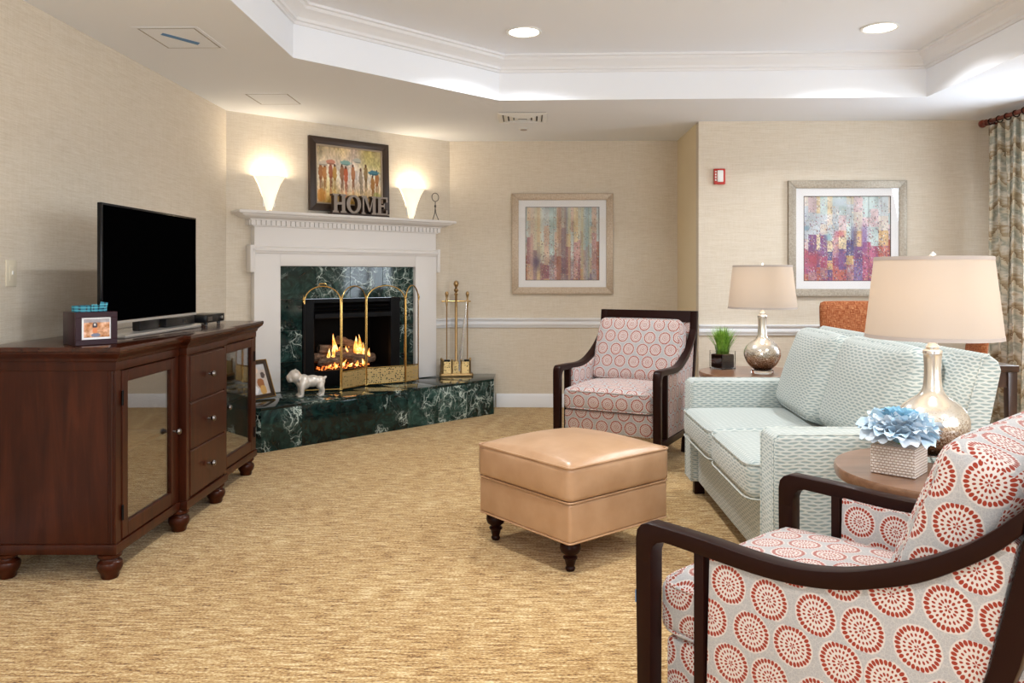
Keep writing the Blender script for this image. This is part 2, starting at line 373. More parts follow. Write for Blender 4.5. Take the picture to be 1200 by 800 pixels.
# ------------------------------------------------------------------ mesh helpers
class MB:
    """collects primitives, then builds ONE mesh object"""
    def __init__(s): s.v = []; s.f = []; s.uvs = None
    def add(s, vs, fs):
        n = len(s.v); s.v += [tuple(p) for p in vs]; s.f += [tuple(i + n for i in f) for f in fs]; return s
    def bm(s, b, mtx=None):
        b.verts.ensure_lookup_table(); b.verts.index_update()
        vs = [(mtx @ x.co if mtx else x.co)[:] for x in b.verts]
        s.add(vs, [[x.index for x in f.verts] for f in b.faces]); b.free(); return s
    def box(s, x0, x1, y0, y1, z0, z1, bev=0, seg=2, rot=None, at=None):
        b = bmesh.new(); bmesh.ops.create_cube(b, size=1)
        for q in b.verts: q.co = ((x0 + x1) / 2 + q.co.x * (x1 - x0), (y0 + y1) / 2 + q.co.y * (y1 - y0), (z0 + z1) / 2 + q.co.z * (z1 - z0))
        if bev: bmesh.ops.bevel(b, geom=b.edges[:], offset=bev, segments=seg, profile=.5, affect='EDGES')
        m = None
        if rot is not None: m = Matrix.Translation(at or (0, 0, 0)) @ rot.to_4x4()
        return s.bm(b, m)
    def prism(s, pts, fn, t0, t1, bev=0):
        """outline pts (a,b) swept from t0 to t1; fn(a,b,t) gives the point"""
        b = bmesh.new(); n = len(pts)
        A = [b.verts.new(fn(p[0], p[1], t0)) for p in pts]; B = [b.verts.new(fn(p[0], p[1], t1)) for p in pts]
        b.faces.new(A); b.faces.new(B[::-1])
        sides = [b.faces.new((A[i], B[i], B[(i + 1) % n], A[(i + 1) % n])) for i in range(n)]
        bmesh.ops.recalc_face_normals(b, faces=b.faces[:])
        if bev:
            caps = set(A), set(B)
            ed = [e for e in b.edges if any(e.verts[0] in c and e.verts[1] in c for c in caps)]
            bmesh.ops.bevel(b, geom=ed, offset=bev, segments=2, profile=.5, affect='EDGES')
        bmesh.ops.triangulate(b, faces=[f for f in b.faces if len(f.verts) > 4])
        return s.bm(b)
    def tube(s, path, r, seg=8, closed=False, caps=True):
        P = [Vector(p) for p in path]; n = len(P); R = r if isinstance(r, (list, tuple)) else [r] * n
        vs = []; fs = []
        ref = Vector((0, 0, 1))
        prev = None
        for i, p in enumerate(P):
            if closed: t = P[(i + 1) % n] - P[i - 1]
            else: t = P[min(i + 1, n - 1)] - P[max(i - 1, 0)]
            t.normalize()
            if prev is None:
                a = t.cross(ref) if abs(t.dot(ref)) < .95 else t.cross(Vector((1, 0, 0)))
            else: a = prev - t * prev.dot(t)
            a.normalize(); prev = a; c = t.cross(a)
            for k in range(seg):
                an = 2 * PI * k / seg; vs.append(p + (a * math.cos(an) + c * math.sin(an)) * R[i])
        m = n if closed else n - 1
        for i in range(m):
            for k in range(seg):
                j = (i + 1) % n
                fs.append((i * seg + k, j * seg + k, j * seg + (k + 1) % seg, i * seg + (k + 1) % seg))
        if not closed and caps: fs.append(tuple(range(seg))[::-1]); fs.append(tuple((n - 1) * seg + k for k in range(seg)))
        return s.add(vs, fs)
    def lathe(s, prof, seg=32, c=(0, 0, 0), a0=0, a1=2 * PI, caps=True):
        full = abs(a1 - a0 - 2 * PI) < 1e-6; m = seg if full else seg + 1
        vs = []; fs = []
        for r, z in prof:
            for k in range(m):
                an = a0 + (a1 - a0) * k / seg; vs.append((c[0] + r * math.cos(an), c[1] + r * math.sin(an), c[2] + z))
        for i in range(len(prof) - 1):
            for k in range(seg):
                k2 = (k + 1) % m if full else k + 1
                fs.append((i * m + k, i * m + k2, (i + 1) * m + k2, (i + 1) * m + k))
        if full and caps:
            if prof[0][0] > 1e-4: fs.append(tuple(range(m))[::-1])
            if prof[-1][0] > 1e-4: fs.append(tuple((len(prof) - 1) * m + k for k in range(m)))
        return s.add(vs, fs)
    def sphere(s, c, r, seg=16, rings=10, scale=(1, 1, 1)):
        b = bmesh.new(); bmesh.ops.create_uvsphere(b, u_segments=seg, v_segments=rings, radius=r)
        for q in b.verts: q.co = Vector((q.co.x * scale[0] + c[0], q.co.y * scale[1] + c[1], q.co.z * scale[2] + c[2]))
        return s.bm(b)
    def cushion(s, sx, sy, sz, r=.04, top=.02, bot=.0, side=.012, n=14, mtx=None, sag=0.0):
        """padded box centred on 0: rounded edges and crowned faces"""
        b = bmesh.new(); bmesh.ops.create_cube(b, size=2)
        bmesh.ops.subdivide_edges(b, edges=b.edges[:], cuts=n, use_grid_fill=True)
        h = Vector((sx / 2, sy / 2, sz / 2))
        for q in b.verts:
            u = q.co.copy()
            u = Vector([math.copysign(abs(c) ** .7, c) for c in u])
            p = Vector((u.x * h.x, u.y * h.y, u.z * h.z))
            inn = Vector([max(-h[i] + r, min(h[i] - r, p[i])) for i in range(3)])
            d = p - inn
            if d.length > 1e-9: p = inn + d.normalized() * min(r, max(d.length, 1e-9)) if d.length > r else p
            fx, fy, fz = 1 - u.x ** 2, 1 - u.y ** 2, 1 - u.z ** 2
            if u.z > .98: p.z += top * (fx * fy) ** .6 - sag * (fx * fy)
            elif u.z < -.98: p.z -= bot * (fx * fy) ** .6
            p.x += math.copysign(side, u.x) * fy * fz * abs(u.x) ** 8
            p.y += math.copysign(side, u.y) * fx * fz * abs(u.y) ** 8
            q.co = p
        return s.bm(b, mtx)
    def shift(s, d): s.v = [(a + d[0], b + d[1], c + d[2]) for a, b, c in s.v]; return s
    def xf(s, m): s.v = [(m @ Vector(p))[:] for p in s.v]; return s
    def build(s, name, mat, parent=None, sharp=35, uvrot=False, uvscale=1.0, uvoff=(0, 0)):
        me = bpy.data.meshes.new(name); me.from_pydata(s.v, [], s.f); me.validate(); me.update()
        b = bmesh.new(); b.from_mesh(me); bmesh.ops.recalc_face_normals(b, faces=b.faces[:]); b.to_mesh(me); b.free()
        me.materials.append(M[mat] if isinstance(mat, str) else mat)
        for p in me.polygons: p.use_smooth = True
        me.set_sharp_from_angle(angle=math.radians(sharp))
        box_uv(me, uvrot, uvscale, uvoff)
        o = bpy.data.objects.new(name, me); COL.objects.link(o)
        if parent: o.parent = parent
        return o

def box_uv(me, rot=False, sc=1.0, off=(0, 0)):
    lay = me.uv_layers.new(name='UVMap')
    for p in me.polygons:
        n = p.normal; ax = max(range(3), key=lambda i: abs(n[i]))
        for li in p.loop_indices:
            c = me.vertices[me.loops[li].vertex_index].co
            q = ((c.y, c.z), (c.x, c.z), (c.x, c.y))[ax]
            if rot: q = (q[1], q[0])
            lay.data[li].uv = (q[0] * sc + off[0] + ax * .037, q[1] * sc + off[1] + ax * .061)

def tag(o, label=None, cat=None, group=None, kind=None):
    if label: o['label'] = label
    if cat: o['category'] = cat
    if group: o['group'] = group
    if kind: o['kind'] = kind
    return o
def thing(name, label, cat, loc=(0, 0, 0), rz=0, group=None):
    o = bpy.data.objects.new(name, None); COL.objects.link(o); o.empty_display_size = .1
    o.location = loc; o.rotation_euler = (0, 0, rz)
    return tag(o, label, cat, group)
def struct(o, label=None, cat=None):
    return tag(o, label, cat, kind='structure')
def dup(root, loc, rz, label):
    r = root.copy(); COL.objects.link(r); r.location = loc; r.rotation_euler = (0, 0, rz); r['label'] = label
    for ch in list(root.children):
        c = ch.copy(); COL.objects.link(c); c.parent = r
        for g in list(ch.children):
            d = g.copy(); COL.objects.link(d); d.parent = c
    return r
def clone(o, parent=None, loc=None, rot=None, scale=None):
    c = o.copy(); COL.objects.link(c); c.parent = parent if parent else o.parent
    if loc is not None: c.location = loc
    if rot is not None: c.rotation_euler = rot
    if scale is not None: c.scale = scale
    return c
def print_plane(name, img, w, h, parent, xf):
    """flat print: img is a (rows, cols, 3) sRGB array, row 0 at the top; xf(a,b) maps 0..1 to a point"""
    R, C = img.shape[:2]
    vs = [xf(c / (C - 1), 1 - r / (R - 1)) for r in range(R) for c in range(C)]
    fs = [(r * C + c, (r + 1) * C + c, (r + 1) * C + c + 1, r * C + c + 1) for r in range(R - 1) for c in range(C - 1)]
    me = bpy.data.meshes.new(name); me.from_pydata(vs, [], fs); me.update()
    a = me.color_attributes.new('Print', 'FLOAT_COLOR', 'POINT')
    x = np.clip(img, 0, 1); l = np.where(x <= .04045, x / 12.92, ((x + .055) / 1.055) ** 2.4)
    buf = np.ones((R * C, 4), np.float32); buf[:, :3] = l.reshape(-1, 3)
    a.data.foreach_set('color', buf.ravel())
    me.materials.append(M['print'])
    o = bpy.data.objects.new(name, me); COL.objects.link(o); o.parent = parent
    return o
def catmull(pts, k=6):
    out = []; P = [Vector(p) for p in pts]
    for i in range(len(P) - 1):
        a = P[max(i - 1, 0)]; b = P[i]; c = P[i + 1]; d = P[min(i + 2, len(P) - 1)]
        for j in range(k):
            t = j / k
            out.append((.5 * ((2 * b) + (c - a) * t + (2 * a - 5 * b + 4 * c - d) * t * t + (3 * b - a - 3 * c + d) * t ** 3))[:])
    out.append(P[-1][:]); return out

# ------------------------------------------------------------------ the room
H, HT = 2.44, 2.74
XL, XR, YB, YA, XS, YR = -2.262, 3.66, 7.31, 6.40, 1.356, -2.6
DA, DB = Vector((XL, 5.899, 0)), Vector((-0.73, YB, 0))
DE = (DB - DA).normalized(); DN = Vector((DE.y, -DE.x, 0)); DLEN = (DB - DA).length
DROT = math.atan2(DE.y, DE.x)
def dg(s, off, z): p = DA + DE * s + DN * off; return (p.x, p.y, z)     # diagonal wall frame

m = MB().box(XL - .1, XR + .1, YR - .1, YB + .1, -.1, 0); struct(m.build('floor', 'carpet'), 'golden beige looped carpet floor', 'floor')
struct(MB().box(XL - .1, XL, YR, 5.95, 0, H).build('wall_left', 'wall'))
# diagonal wall with the firebox opening
FS0, FS1, FZ1 = .62, 1.50, 1.02
m = MB()
def dbox(m, s0, s1, o0, o1, z0, z1, bev=0):
    b = MB().box(s0, s1, -o1, -o0, z0, z1, bev); mt = Matrix.Translation(DA) @ Matrix.Rotation(DROT, 4, 'Z'); b.xf(mt)
    return m.add(b.v, b.f)
dbox(m, 0, FS0, -.08, 0, 0, H); dbox(m, FS1, DLEN, -.08, 0, 0, H); dbox(m, FS0, FS1, -.08, 0, FZ1, H); dbox(m, FS0, FS1, -.08, 0, 0, .306)
struct(m.build('wall_fireplace', 'wall'))
struct(MB().box(-.79, XS + .1, YB, YB + .1, 0, H).build('wall_back', 'wall'))
struct(MB().box(XS, XS + .1, YA + .1, YB, 0, H).build('wall_step', 'cream_paint'))
struct(MB().box(XS, XR + .1, YA, YA + .1, 0, H).build('wall_alcove', 'wall'))
# right wall with two window openings
WIN = [(4.8, 5.65), (-2.2, 1.0)]; WZ0, WZ1 = .7, 2.2
m = MB(); y = YR
for a, b_ in sorted(WIN):
    m.box(XR, XR + .1, y, a, 0, H); m.box(XR, XR + .1, a, b_, 0, WZ0); m.box(XR, XR + .1, a, b_, WZ1, H); y = b_
m.box(XR, XR + .1, y, YA, 0, H); struct(m.build('wall_right', 'wall'))
# rear wall, behind the viewer, with two openings made up for the fill lights
FILL_WIN = [(-2.05, -.55), (2.05, 3.55)]; RZ0, RZ1 = .55, 2.25
m = MB(); x = XL
for a, b_ in FILL_WIN:
    m.box(x, a, YR - .1, YR, 0, H); m.box(a, b_, YR - .1, YR, 0, RZ0); m.box(a, b_, YR - .1, YR, RZ1, H); x = b_
m.box(x, XR, YR - .1, YR, 0, H)
struct(m.build('wall_rear', 'wall'))
wn = 0
def window(name, p0, p1, z0, z1, axis, at):
    o = bpy.data.objects.new(name, None); COL.objects.link(o); struct(o)
    def bx(m, a0, a1, c0, c1, d):
        if axis == 'y': return m.box(at - d, at + d, a0, a1, c0, c1, .004)
        return m.box(a0, a1, at - d, at + d, c0, c1, .004)
    m = MB(); w = .06
    bx(m, p0, p1, z0, z0 + w, .03); bx(m, p0, p1, z1 - w, z1, .03); bx(m, p0, p0 + w, z0 + w, z1 - w, .03); bx(m, p1 - w, p1, z0 + w, z1 - w, .03)
    n = max(2, round((p1 - p0) / 1.0))
    for i in range(1, n): c = p0 + (p1 - p0) * i / n; bx(m, c - .025, c + .025, z0 + w, z1 - w, .025)
    m.build('window_frame', 'window_white', o)
    for i in range(n):
        bx(MB(), p0 + (p1 - p0) * i / n + .02, p0 + (p1 - p0) * (i + 1) / n - .02, z0 + .03, z1 - .03, .003).build('pane', 'window_glass', o)
for i, (a, b_) in enumerate(WIN): window('window_%d' % (i + 1), a, b_, WZ0, WZ1, 'y', XR + .05)
for i, (a, b_) in enumerate(FILL_WIN): window('window_%d' % (i + 3), a, b_, RZ0, RZ1, 'x', YR - .05)  # rear windows are added only to go with the fill lights

# ceiling: lower soffit with a raised tray
TRAY = [(-1.333, -1.6), (-1.333, 4.471), (-.21, 5.60), (2.742, 5.555), (2.742, -1.6)]
OUT = [(XL, YR), (XL, 5.899), (-.73, YB), (XS, YB), (XS, YA), (XR, YA), (XR, YR)]
tri = geometry.tessellate_polygon([[Vector((x, y, 0)) for x, y in OUT], [Vector((x, y, 0)) for x, y in TRAY]])
pts = OUT + TRAY
c = MB().add([(x, y, H) for x, y in pts], [tuple(t) for t in tri]).build('ceiling', 'ceiling'); struct(c, 'white soffit ceiling around the raised tray', 'ceiling')
n = len(TRAY)
m = MB(); m.add([(x, y, H) for x, y in TRAY] + [(x, y, HT) for x, y in TRAY], [(i, (i + 1) % n, n + (i + 1) % n, n + i) for i in range(n)]); m.add([(x, y, HT) for x, y in TRAY], [tuple(range(n))])
struct(m.build('ceiling_tray', 'ceiling'))
# crown moulding inside the tray
def inset(poly, d):
    out = []; n = len(poly); ctr = Vector((.7, 2.2))
    for i in range(n):
        p0, p1, p2 = Vector(poly[i - 1]), Vector(poly[i]), Vector(poly[(i + 1) % n])
        def nrm(a, b):
            t = (b - a).normalized(); q = Vector((-t.y, t.x)); return q if q.dot(ctr - a) > 0 else -q
        n1, n2 = nrm(p0, p1), nrm(p1, p2); bis = n1 + n2; bis = bis / (bis.dot(n1))
        out.append(p1 + bis * d)
    return out
prof = [(.0, 2.632), (.012, 2.632), (.014, 2.648), (.026, 2.652), (.030, 2.668), (.052, 2.690), (.082, 2.706), (.090, 2.722), (.104, 2.726), (.106, 2.742)]
rings = [[(p.x, p.y, z) for p in inset(TRAY, d)] for d, z in prof]
m = MB(); vs = [p for r in rings for p in r]
m.add(vs, [(i * n + k, i * n + (k + 1) % n, (i + 1) * n + (k + 1) % n, (i + 1) * n + k) for i in range(len(prof) - 1) for k in range(n)])
struct(m.build('trim_1', 'trim', sharp=25))

# baseboards and chair rails
def trim_run(name, segs, prof, mat='trim'):
    """segs: ((x0,y0),(x1,y1),(nx,ny)); prof: list of (out, z)"""
    m = MB()
    for a, b_, nr in segs:
        q = len(prof)
        vs = [(a[0] + nr[0] * o, a[1] + nr[1] * o, z) for o, z in prof] + [(b_[0] + nr[0] * o, b_[1] + nr[1] * o, z) for o, z in prof]
        m.add(vs, [(i, i + 1, q + i + 1, q + i) for i in range(q - 1)] + [tuple(range(q)), tuple(range(2 * q - 1, q - 1, -1))])
    return struct(m.build(name, mat, sharp=30))
RAIL = [(0, .728), (.014, .732), (.018, .748), (.026, .756), (.026, .772), (.018, .780), (.022, .796), (.034, .804), (.034, .814), (0, .818)]
BASE = [(0, 0), (.016, 0), (.016, .098), (.010, .112), (.006, .124), (0, .124)]
s_in = DLEN - .20
trim_run('trim_2', [(dg(1.90, 0, 0), dg(DLEN, 0, 0), DN), ((-.73, YB), (XS, YB), (0, -1)), ], RAIL)
trim_run('trim_3', [((XS, YA), (XR, YA), (0, -1))], RAIL)
trim_run('baseboard_back', [((-.30, YB), (XS, YB), (0, -1))], BASE)
trim_run('baseboard_step', [((XS, YB), (XS, YA - .016), (-1, 0))], BASE)
trim_run('baseboard_alcove', [((XS - .016, YA), (XR, YA), (0, -1))], BASE)
trim_run('baseboard_left', [((XL, YR), (XL, 5.39), (1, 0))], BASE)
trim_run('baseboard_right', [((XR, YR), (XR, YA), (-1, 0))], BASE)

# ------------------------------------------------------------------ ceiling fixtures
def downlight(x, y, label):
    t = thing('recessed_light', label, 'ceiling light', (x, y, HT), 0, 'recessed lights in the tray ceiling')
    MB().lathe([(.092, -.001), (.112, -.001), (.113, -.006), (.108, -.010), (.096, -.008), (.092, -.004), (.092, -.001)], 40, caps=False).build('trim_ring', 'white_plastic', t)
    MB().lathe([(0.0001, -.006), (.06, -.0055), (.094, -.004)], 40).build('lens', 'lens', t)
    l = bpy.data.lights.new('downlight_beam', 'AREA'); l.shape = 'DISK'; l.size = .17; l.energy = DOWN_W; l.color = (.955, .98, 1.0); l.spread = math.radians(140)
    o = bpy.data.objects.new('downlight_beam', l); COL.objects.link(o); o.parent = t; o.location = (0, 0, -.012)
downlight(-.032, 5.0, 'round recessed ceiling light near the fireplace side of the tray')
downlight(2.164, 4.96, 'round recessed ceiling light near the curtain side of the tray')
for y in (2.7, .4):
    for x, w in ((-.03, 'left'), (2.16, 'right')): downlight(x, y, 'round recessed ceiling light %s of the middle, %s' % (w, 'over the sofa' if y > 1 else 'over the viewer'))

def access_panel(x0, x1, y0, y1, label, tape=False):
    cx, cy = (x0 + x1) / 2, (y0 + y1) / 2; w, d = (x1 - x0) / 2, (y1 - y0) / 2
    t = thing('ceiling_access_panel', label, 'access panel', (cx, cy, H), 0, 'ceiling access panels')
    MB().box(-w, w, -d, d, -.0012, -.0002).build('gap', 'grey_line', t)
    m = MB()
    for a in ((-w - .018, w + .018, -d - .018, -d + .002), (-w - .018, w + .018, d - .002, d + .018), (-w - .018, -w + .002, -d, d), (w - .002, w + .018, -d, d)): m.box(*a, -.0016, -.0002)
    m.build('panel_frame', 'ceiling', t)
    MB().box(-w + .011, w - .011, -d + .011, d - .011, -.0016, -.0003).build('panel', 'ceiling', t)
    if tape:
        m = MB().prism([(-.11, -.02), (.10, -.015), (.115, .03), (-.10, .018)], lambda a, b, t: (a, b, t), -.0028, -.0018)
        o = m.xf(Matrix.Rotation(.95, 4, 'Z')).build('masking_tape', 'blue_tape', t); o['label'] = 'strip of blue masking tape'
access_panel(-1.955, -1.66, 3.92, 4.27, 'square ceiling access panel with a strip of blue tape', True)
access_panel(-1.93, -1.635, 5.36, 5.69, 'plain square ceiling access panel close to the fireplace wall')
t = thing('ceiling_vent', 'small square white ceiling air diffuser above the framed print', 'air vent', (-.05, 6.20, H))
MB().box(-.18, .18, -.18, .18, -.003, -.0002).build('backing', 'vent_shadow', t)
for i, w in enumerate((.19, .146, .104, .064)):
    m = MB(); th = .036 if i == 0 else .030; z = -.008 - i * .002
    rr = [(w, z + .004), (w - .006, z), (w - th, z - .006), (w - th, z + .003)]
    for k in range(4):
        b_ = MB(); q = []
        for r, zz in rr: q += [(-r, -r, zz), (r, -r, zz)]
        b_.add(q, [(2 * j, 2 * j + 1, 2 * j + 3, 2 * j + 2) for j in range(3)] + [(6, 7, 1, 0)]); b_.xf(Matrix.Rotation(k * PI / 2, 4, 'Z')); m.add(b_.v, b_.f)
    m.build('louver' if i else 'frame', 'white_plastic', t)
t = thing('sprinkler_head', 'tiny concealed sprinkler cap on the ceiling behind the air diffuser', 'sprinkler', (-.045, 6.69, H))
MB().lathe([(.04, 0), (.043, -.004), (.03, -.007)], 24).build('escutcheon', 'white_plastic', t)
MB().lathe([(.028, -.007), (.028, -.012), (.0001, -.013)], 24).build('cover_cap', 'linen_trim', t)

# ------------------------------------------------------------------ fireplace
drot = Matrix.Translation(DA) @ Matrix.Rotation(DROT, 4, 'Z')
def dthing(name, label, cat, s=0, off=0, z=0, group=None, rz=0):
    return thing(name, label, cat, dg(s, off, z), DROT + rz, group)
# in a dthing frame: +x runs along the wall, -y comes into the room
# --- hearth
HZ = .306; HA, HB = Vector((-1.825, 5.385)), Vector((-.307, 6.949)); HE = (HB - HA).normalized(); HN = Vector((HE.y, -HE.x)); HL = (HB - HA).length
hearth = thing('hearth', 'raised dark green marble hearth with white veins below the fireplace', 'hearth', (0, 0, 0))
G = .0012
def clip(poly, p, nrm):
    out = []
    for i in range(len(poly)):
        a, b_ = poly[i - 1], poly[i]; da, db = (a - p).dot(nrm), (b_ - p).dot(nrm)
        if (da >= 0) != (db >= 0): out.append(a + (b_ - a) * (da / (da - db)))
        if db >= 0: out.append(b_)
    return out
foot = [HA, HB, Vector((-.307, YB - .002)), Vector((-.7305, YB - .002)), Vector((XL + .003, 5.899 - .004)), Vector((XL + .003, 5.385))]
MB().prism([tuple(p * .985 + Vector((-1.2, 6.5)) * .015) for p in foot], lambda a, b, t: (a, b, t), 0, HZ - .022).build('core', 'firebox_black', hearth)
NT = 7
for i in range(NT):
    s0, s1 = HL * i / NT, HL * (i + 1) / NT
    p0, p1 = HA + HE * (s0 + G), HA + HE * (s1 - G)
    q = [p0, p1, p1 - HN * .02, p0 - HN * .02]
    MB().prism([tuple(v) for v in q], lambda a, b, t: (a, b, t), 0, HZ - .0195, .0008).build('front_tile', 'marble', hearth)
    pl = [v.copy() for v in foot]
    if i > 0: pl = clip(pl, HA + HE * (s0 + G), HE)
    if i < NT - 1: pl = clip(pl, HA + HE * (s1 - G), -HE)
    MB().prism([tuple(v) for v in pl], lambda a, b, t: (a, b, t), HZ - .018, HZ, .001).build('top_tile', 'marble', hearth)
MB().box(XL + .003, HA.x - .002, 5.386, 5.406, 0, HZ - .0195).build('end_tile', 'marble', hearth)
MB().box(-.327, -.3075, 6.955, YB - .003, 0, HZ - .0195).build('end_tile', 'marble', hearth)
# --- marble surround tiles
sur = dthing('marble_surround', 'dark green marble tile surround framing the fire opening', 'surround', 0, 0, HZ)
def stile(s0, s1, z0, z1):
    return MB().box(s0 + G, s1 - G, -.030, -.002, z0 - HZ + G, z1 - HZ - G, .0008, 1).build('tile', 'marble', sur)
xs = [.402, .716, 1.03, 1.344, 1.66]
for i in range(4): stile(xs[i], xs[i + 1], 1.02, 1.282)
zs = [HZ + .001, .53, .775, 1.02]
for i in range(3): stile(.402, .60, zs[i], zs[i + 1]); stile(1.515, 1.66, zs[i], zs[i + 1])
# --- wooden mantel
man = dthing('fireplace_mantel', 'white painted wooden mantel with dentil moulding and wide shelf', 'mantel', 0, 0, 0)
for s0, s1 in ((.19, .401), (1.661, 1.885)):
    p = MB().box(s0, s1, -.065, -.002, HZ + .001, 1.40, .002).build('pilaster', 'mantel', man)
    MB().box(s0 + .03, s1 - .03, -.071, -.064, HZ + .10, 1.25, .003).build('raised_panel', 'mantel', p) if False else None
MB().box(.402, 1.66, -.065, -.002, 1.283, 1.40, .002).build('header_board', 'mantel', man)
for s0, s1 in ((.152, .19), (1.885, 1.915)):
    MB().box(s0, s1, -.085, -.002, 1.235, 1.44, .002).build('ear', 'mantel', man)
def mprof(name, prof):
    """profile (out, z) mitred round both ends"""
    m = MB(); q = len(prof); vs = []
    for o, z in prof:
        o = .068 + (o - .068) * .75; hw = .8425 + (o - .068) * 1.6 - o; e0, e1 = 1.0325 - hw, 1.0325 + hw
        vs += [(e0 - o, -.002, z), (e0 - o, -o - .002, z), (e1 + o, -o - .002, z), (e1 + o, -.002, z)]
    m.add(vs, [(4 * i + k, 4 * i + k + 1, 4 * i + k + 5, 4 * i + k + 4) for i in range(q - 1) for k in range(3)] + [(0, 1, 2, 3), (4 * q - 4, 4 * q - 3, 4 * q - 2, 4 * q - 1)])
    return m.build(name, 'mantel', man, sharp=28)
mprof('neck_moulding', [(.066, 1.378), (.074, 1.380), (.078, 1.392), (.088, 1.398), (.088, 1.412), (.080, 1.418), (.084, 1.430), (.074, 1.436)])
mprof('frieze', [(.066, 1.30), (.066, 1.36), (.068, 1.36), (.070, 1.58)][2:] and [(.068, 1.434), (.068, 1.585)])
mprof('dentil_band', [(.076, 1.580), (.082, 1.584), (.082, 1.632), (.076, 1.632)])
mprof('crown', [(.098, 1.628), (.104, 1.630), (.106, 1.638), (.118, 1.641), (.140, 1.648), (.158, 1.657), (.170, 1.664), (.172, 1.672)])
mprof('shelf', [(.176, 1.670), (.192, 1.672), (.200, 1.678), (.200, 1.690), (.194, 1.697), (.15, 1.698), (.0, 1.698)])
MZ = 1.698
first = None; nd = 44
for i in range(nd):
    s = 1.0325 + .862 * (2 * i / (nd - 1) - 1)
    if first is None: first = MB().box(-.0155, .0155, -.013, 0, 0, .038, .0015, 1).build('dentil', 'mantel', man); d = first
    else: d = clone(first, man)
    d.location = (s, -.080, 1.590)
for side in (0, 1):
    for k in range(2):
        d = clone(first, man); d.rotation_euler = (0, 0, -PI / 2 if side == 0 else PI / 2); d.location = (1.0325 - .8735 if side == 0 else 1.0325 + .8735, -.060 + .040 * k, 1.590)
# --- gas insert
ins = dthing('fireplace_insert', 'black metal gas fireplace insert with burning logs', 'fireplace', 0, 0, HZ)
def ibx(name, s0, s1, y0, y1, z0, z1, mat='black_metal', bev=.003, par=None):
    return MB().box(s0, s1, y0, y1, z0 - HZ, z1 - HZ, bev, 1).build(name, mat, par or ins)
ibx('frame_side', .601, .70, -.040, .0, HZ + .002, 1.018); ibx('frame_side', 1.42, 1.514, -.040, .0, HZ + .002, 1.018)
ibx('hood', .70, 1.42, -.052, 0, .86, .90); ibx('header', .70, 1.42, -.028, 0, .985, 1.018)
for k in range(3):
    z = .912 + k * .026
    b_ = MB().box(.702, 1.418, -.03, .0, -.003, .003); b_.xf(Matrix.Translation((0, -.004, z - HZ)) @ Matrix.Rotation(.5, 4, 'X')); b_.build('louver', 'black_metal', ins)
ibx('lower_panel', .70, 1.42, -.030, 0, HZ + .002, .435)
ibx('latch', 1.33, 1.36, -.034, -.029, .365, .373, 'pewter', .001)
MB().box(.66, 1.46, .36, .37, 0, .70).box(.655, .66, .0, .37, 0, .70).box(1.46, 1.465, .0, .37, 0, .70).box(.66, 1.46, 0, .37, .69, .70).box(.66, 1.46, .0, .37, .10, .115).build('firebox', 'firebox_black', ins)
def log(p0, p1, r, sd):
    rnd = random.Random(sd); a, b_ = Vector(p0), Vector(p1); n = 9
    path = [a + (b_ - a) * (i / n) + Vector((0, rnd.uniform(-.006, .006), rnd.uniform(-.006, .006))) for i in range(n + 1)]
    o = MB().tube(path, [r * (.82 + rnd.uniform(0, .25)) for _ in path], 10).build('log', 'log', ins); o.location.z = -HZ; return o
log((.80, .20, .52), (1.34, .24, .50), .046, 1); log((.83, .13, .49), (1.02, .12, .50), .040, 2); log((1.12, .12, .49), (1.36, .15, .49), .040, 3)
log((.86, .20, .60), (1.18, .16, .54), .040, 4); log((1.02, .16, .66), (1.30, .20, .58), .038, 5); log((.93, .14, .55), (1.26, .11, .50), .034, 6)
rnd = random.Random(5); m = MB()
for k in range(60):
    m.sphere((rnd.uniform(.84, 1.32), rnd.uniform(.06, .24), .43 + rnd.uniform(0, .02)), rnd.uniform(.010, .020), 6, 4)
o = tag(m.build('ember_bed', 'ember', ins), kind='stuff'); o.location.z = -HZ
def flame(x, y, z, h, w, sd):
    rnd = random.Random(sd); lean = rnd.uniform(-.03, .03)
    prof = [(.25, 0), (.8, .12), (1, .28), (.8, .48), (.5, .68), (.24, .86), (.0, 1)]
    m = MB(); path = []; rr = []
    for i in range(9):
        t = i / 8; path.append((x + lean * t * t + math.sin(t * 5 + sd) * w * .35 * t, y, z + h * t)); rr.append(max(.001, w * float(np.interp(t, [q[1] for q in prof], [q[0] for q in prof]))))
    o = m.tube(path, rr, 8).build('flame', 'flame', ins); o.location.z = -HZ
for k, (x, h, w) in enumerate(((.95, .15, .022), (.99, .22, .026), (1.035, .12, .022), (1.18, .17, .026), (1.225, .21, .024), (1.26, .13, .02), (.91, .09, .016), (1.10, .09, .018), (1.14, .12, .018), (1.30, .08, .014))):
    flame(x, .12 + .02 * (k % 3), .49 + .01 * (k % 4), h, w, k)
for k in range(6): flame(.90 + k * .065, .085, .435, .035 + .03 * ((k * 7) % 3) / 2, .016, 20 + k)
fl = bpy.data.lights.new('fire_glow', 'POINT'); fl.energy = .4; fl.color = (1, .45, .15); fl.shadow_soft_size = .08
flo = bpy.data.objects.new('fire_glow', fl); COL.objects.link(flo); flo.parent = ins; flo.location = (1.08, .04, .36)

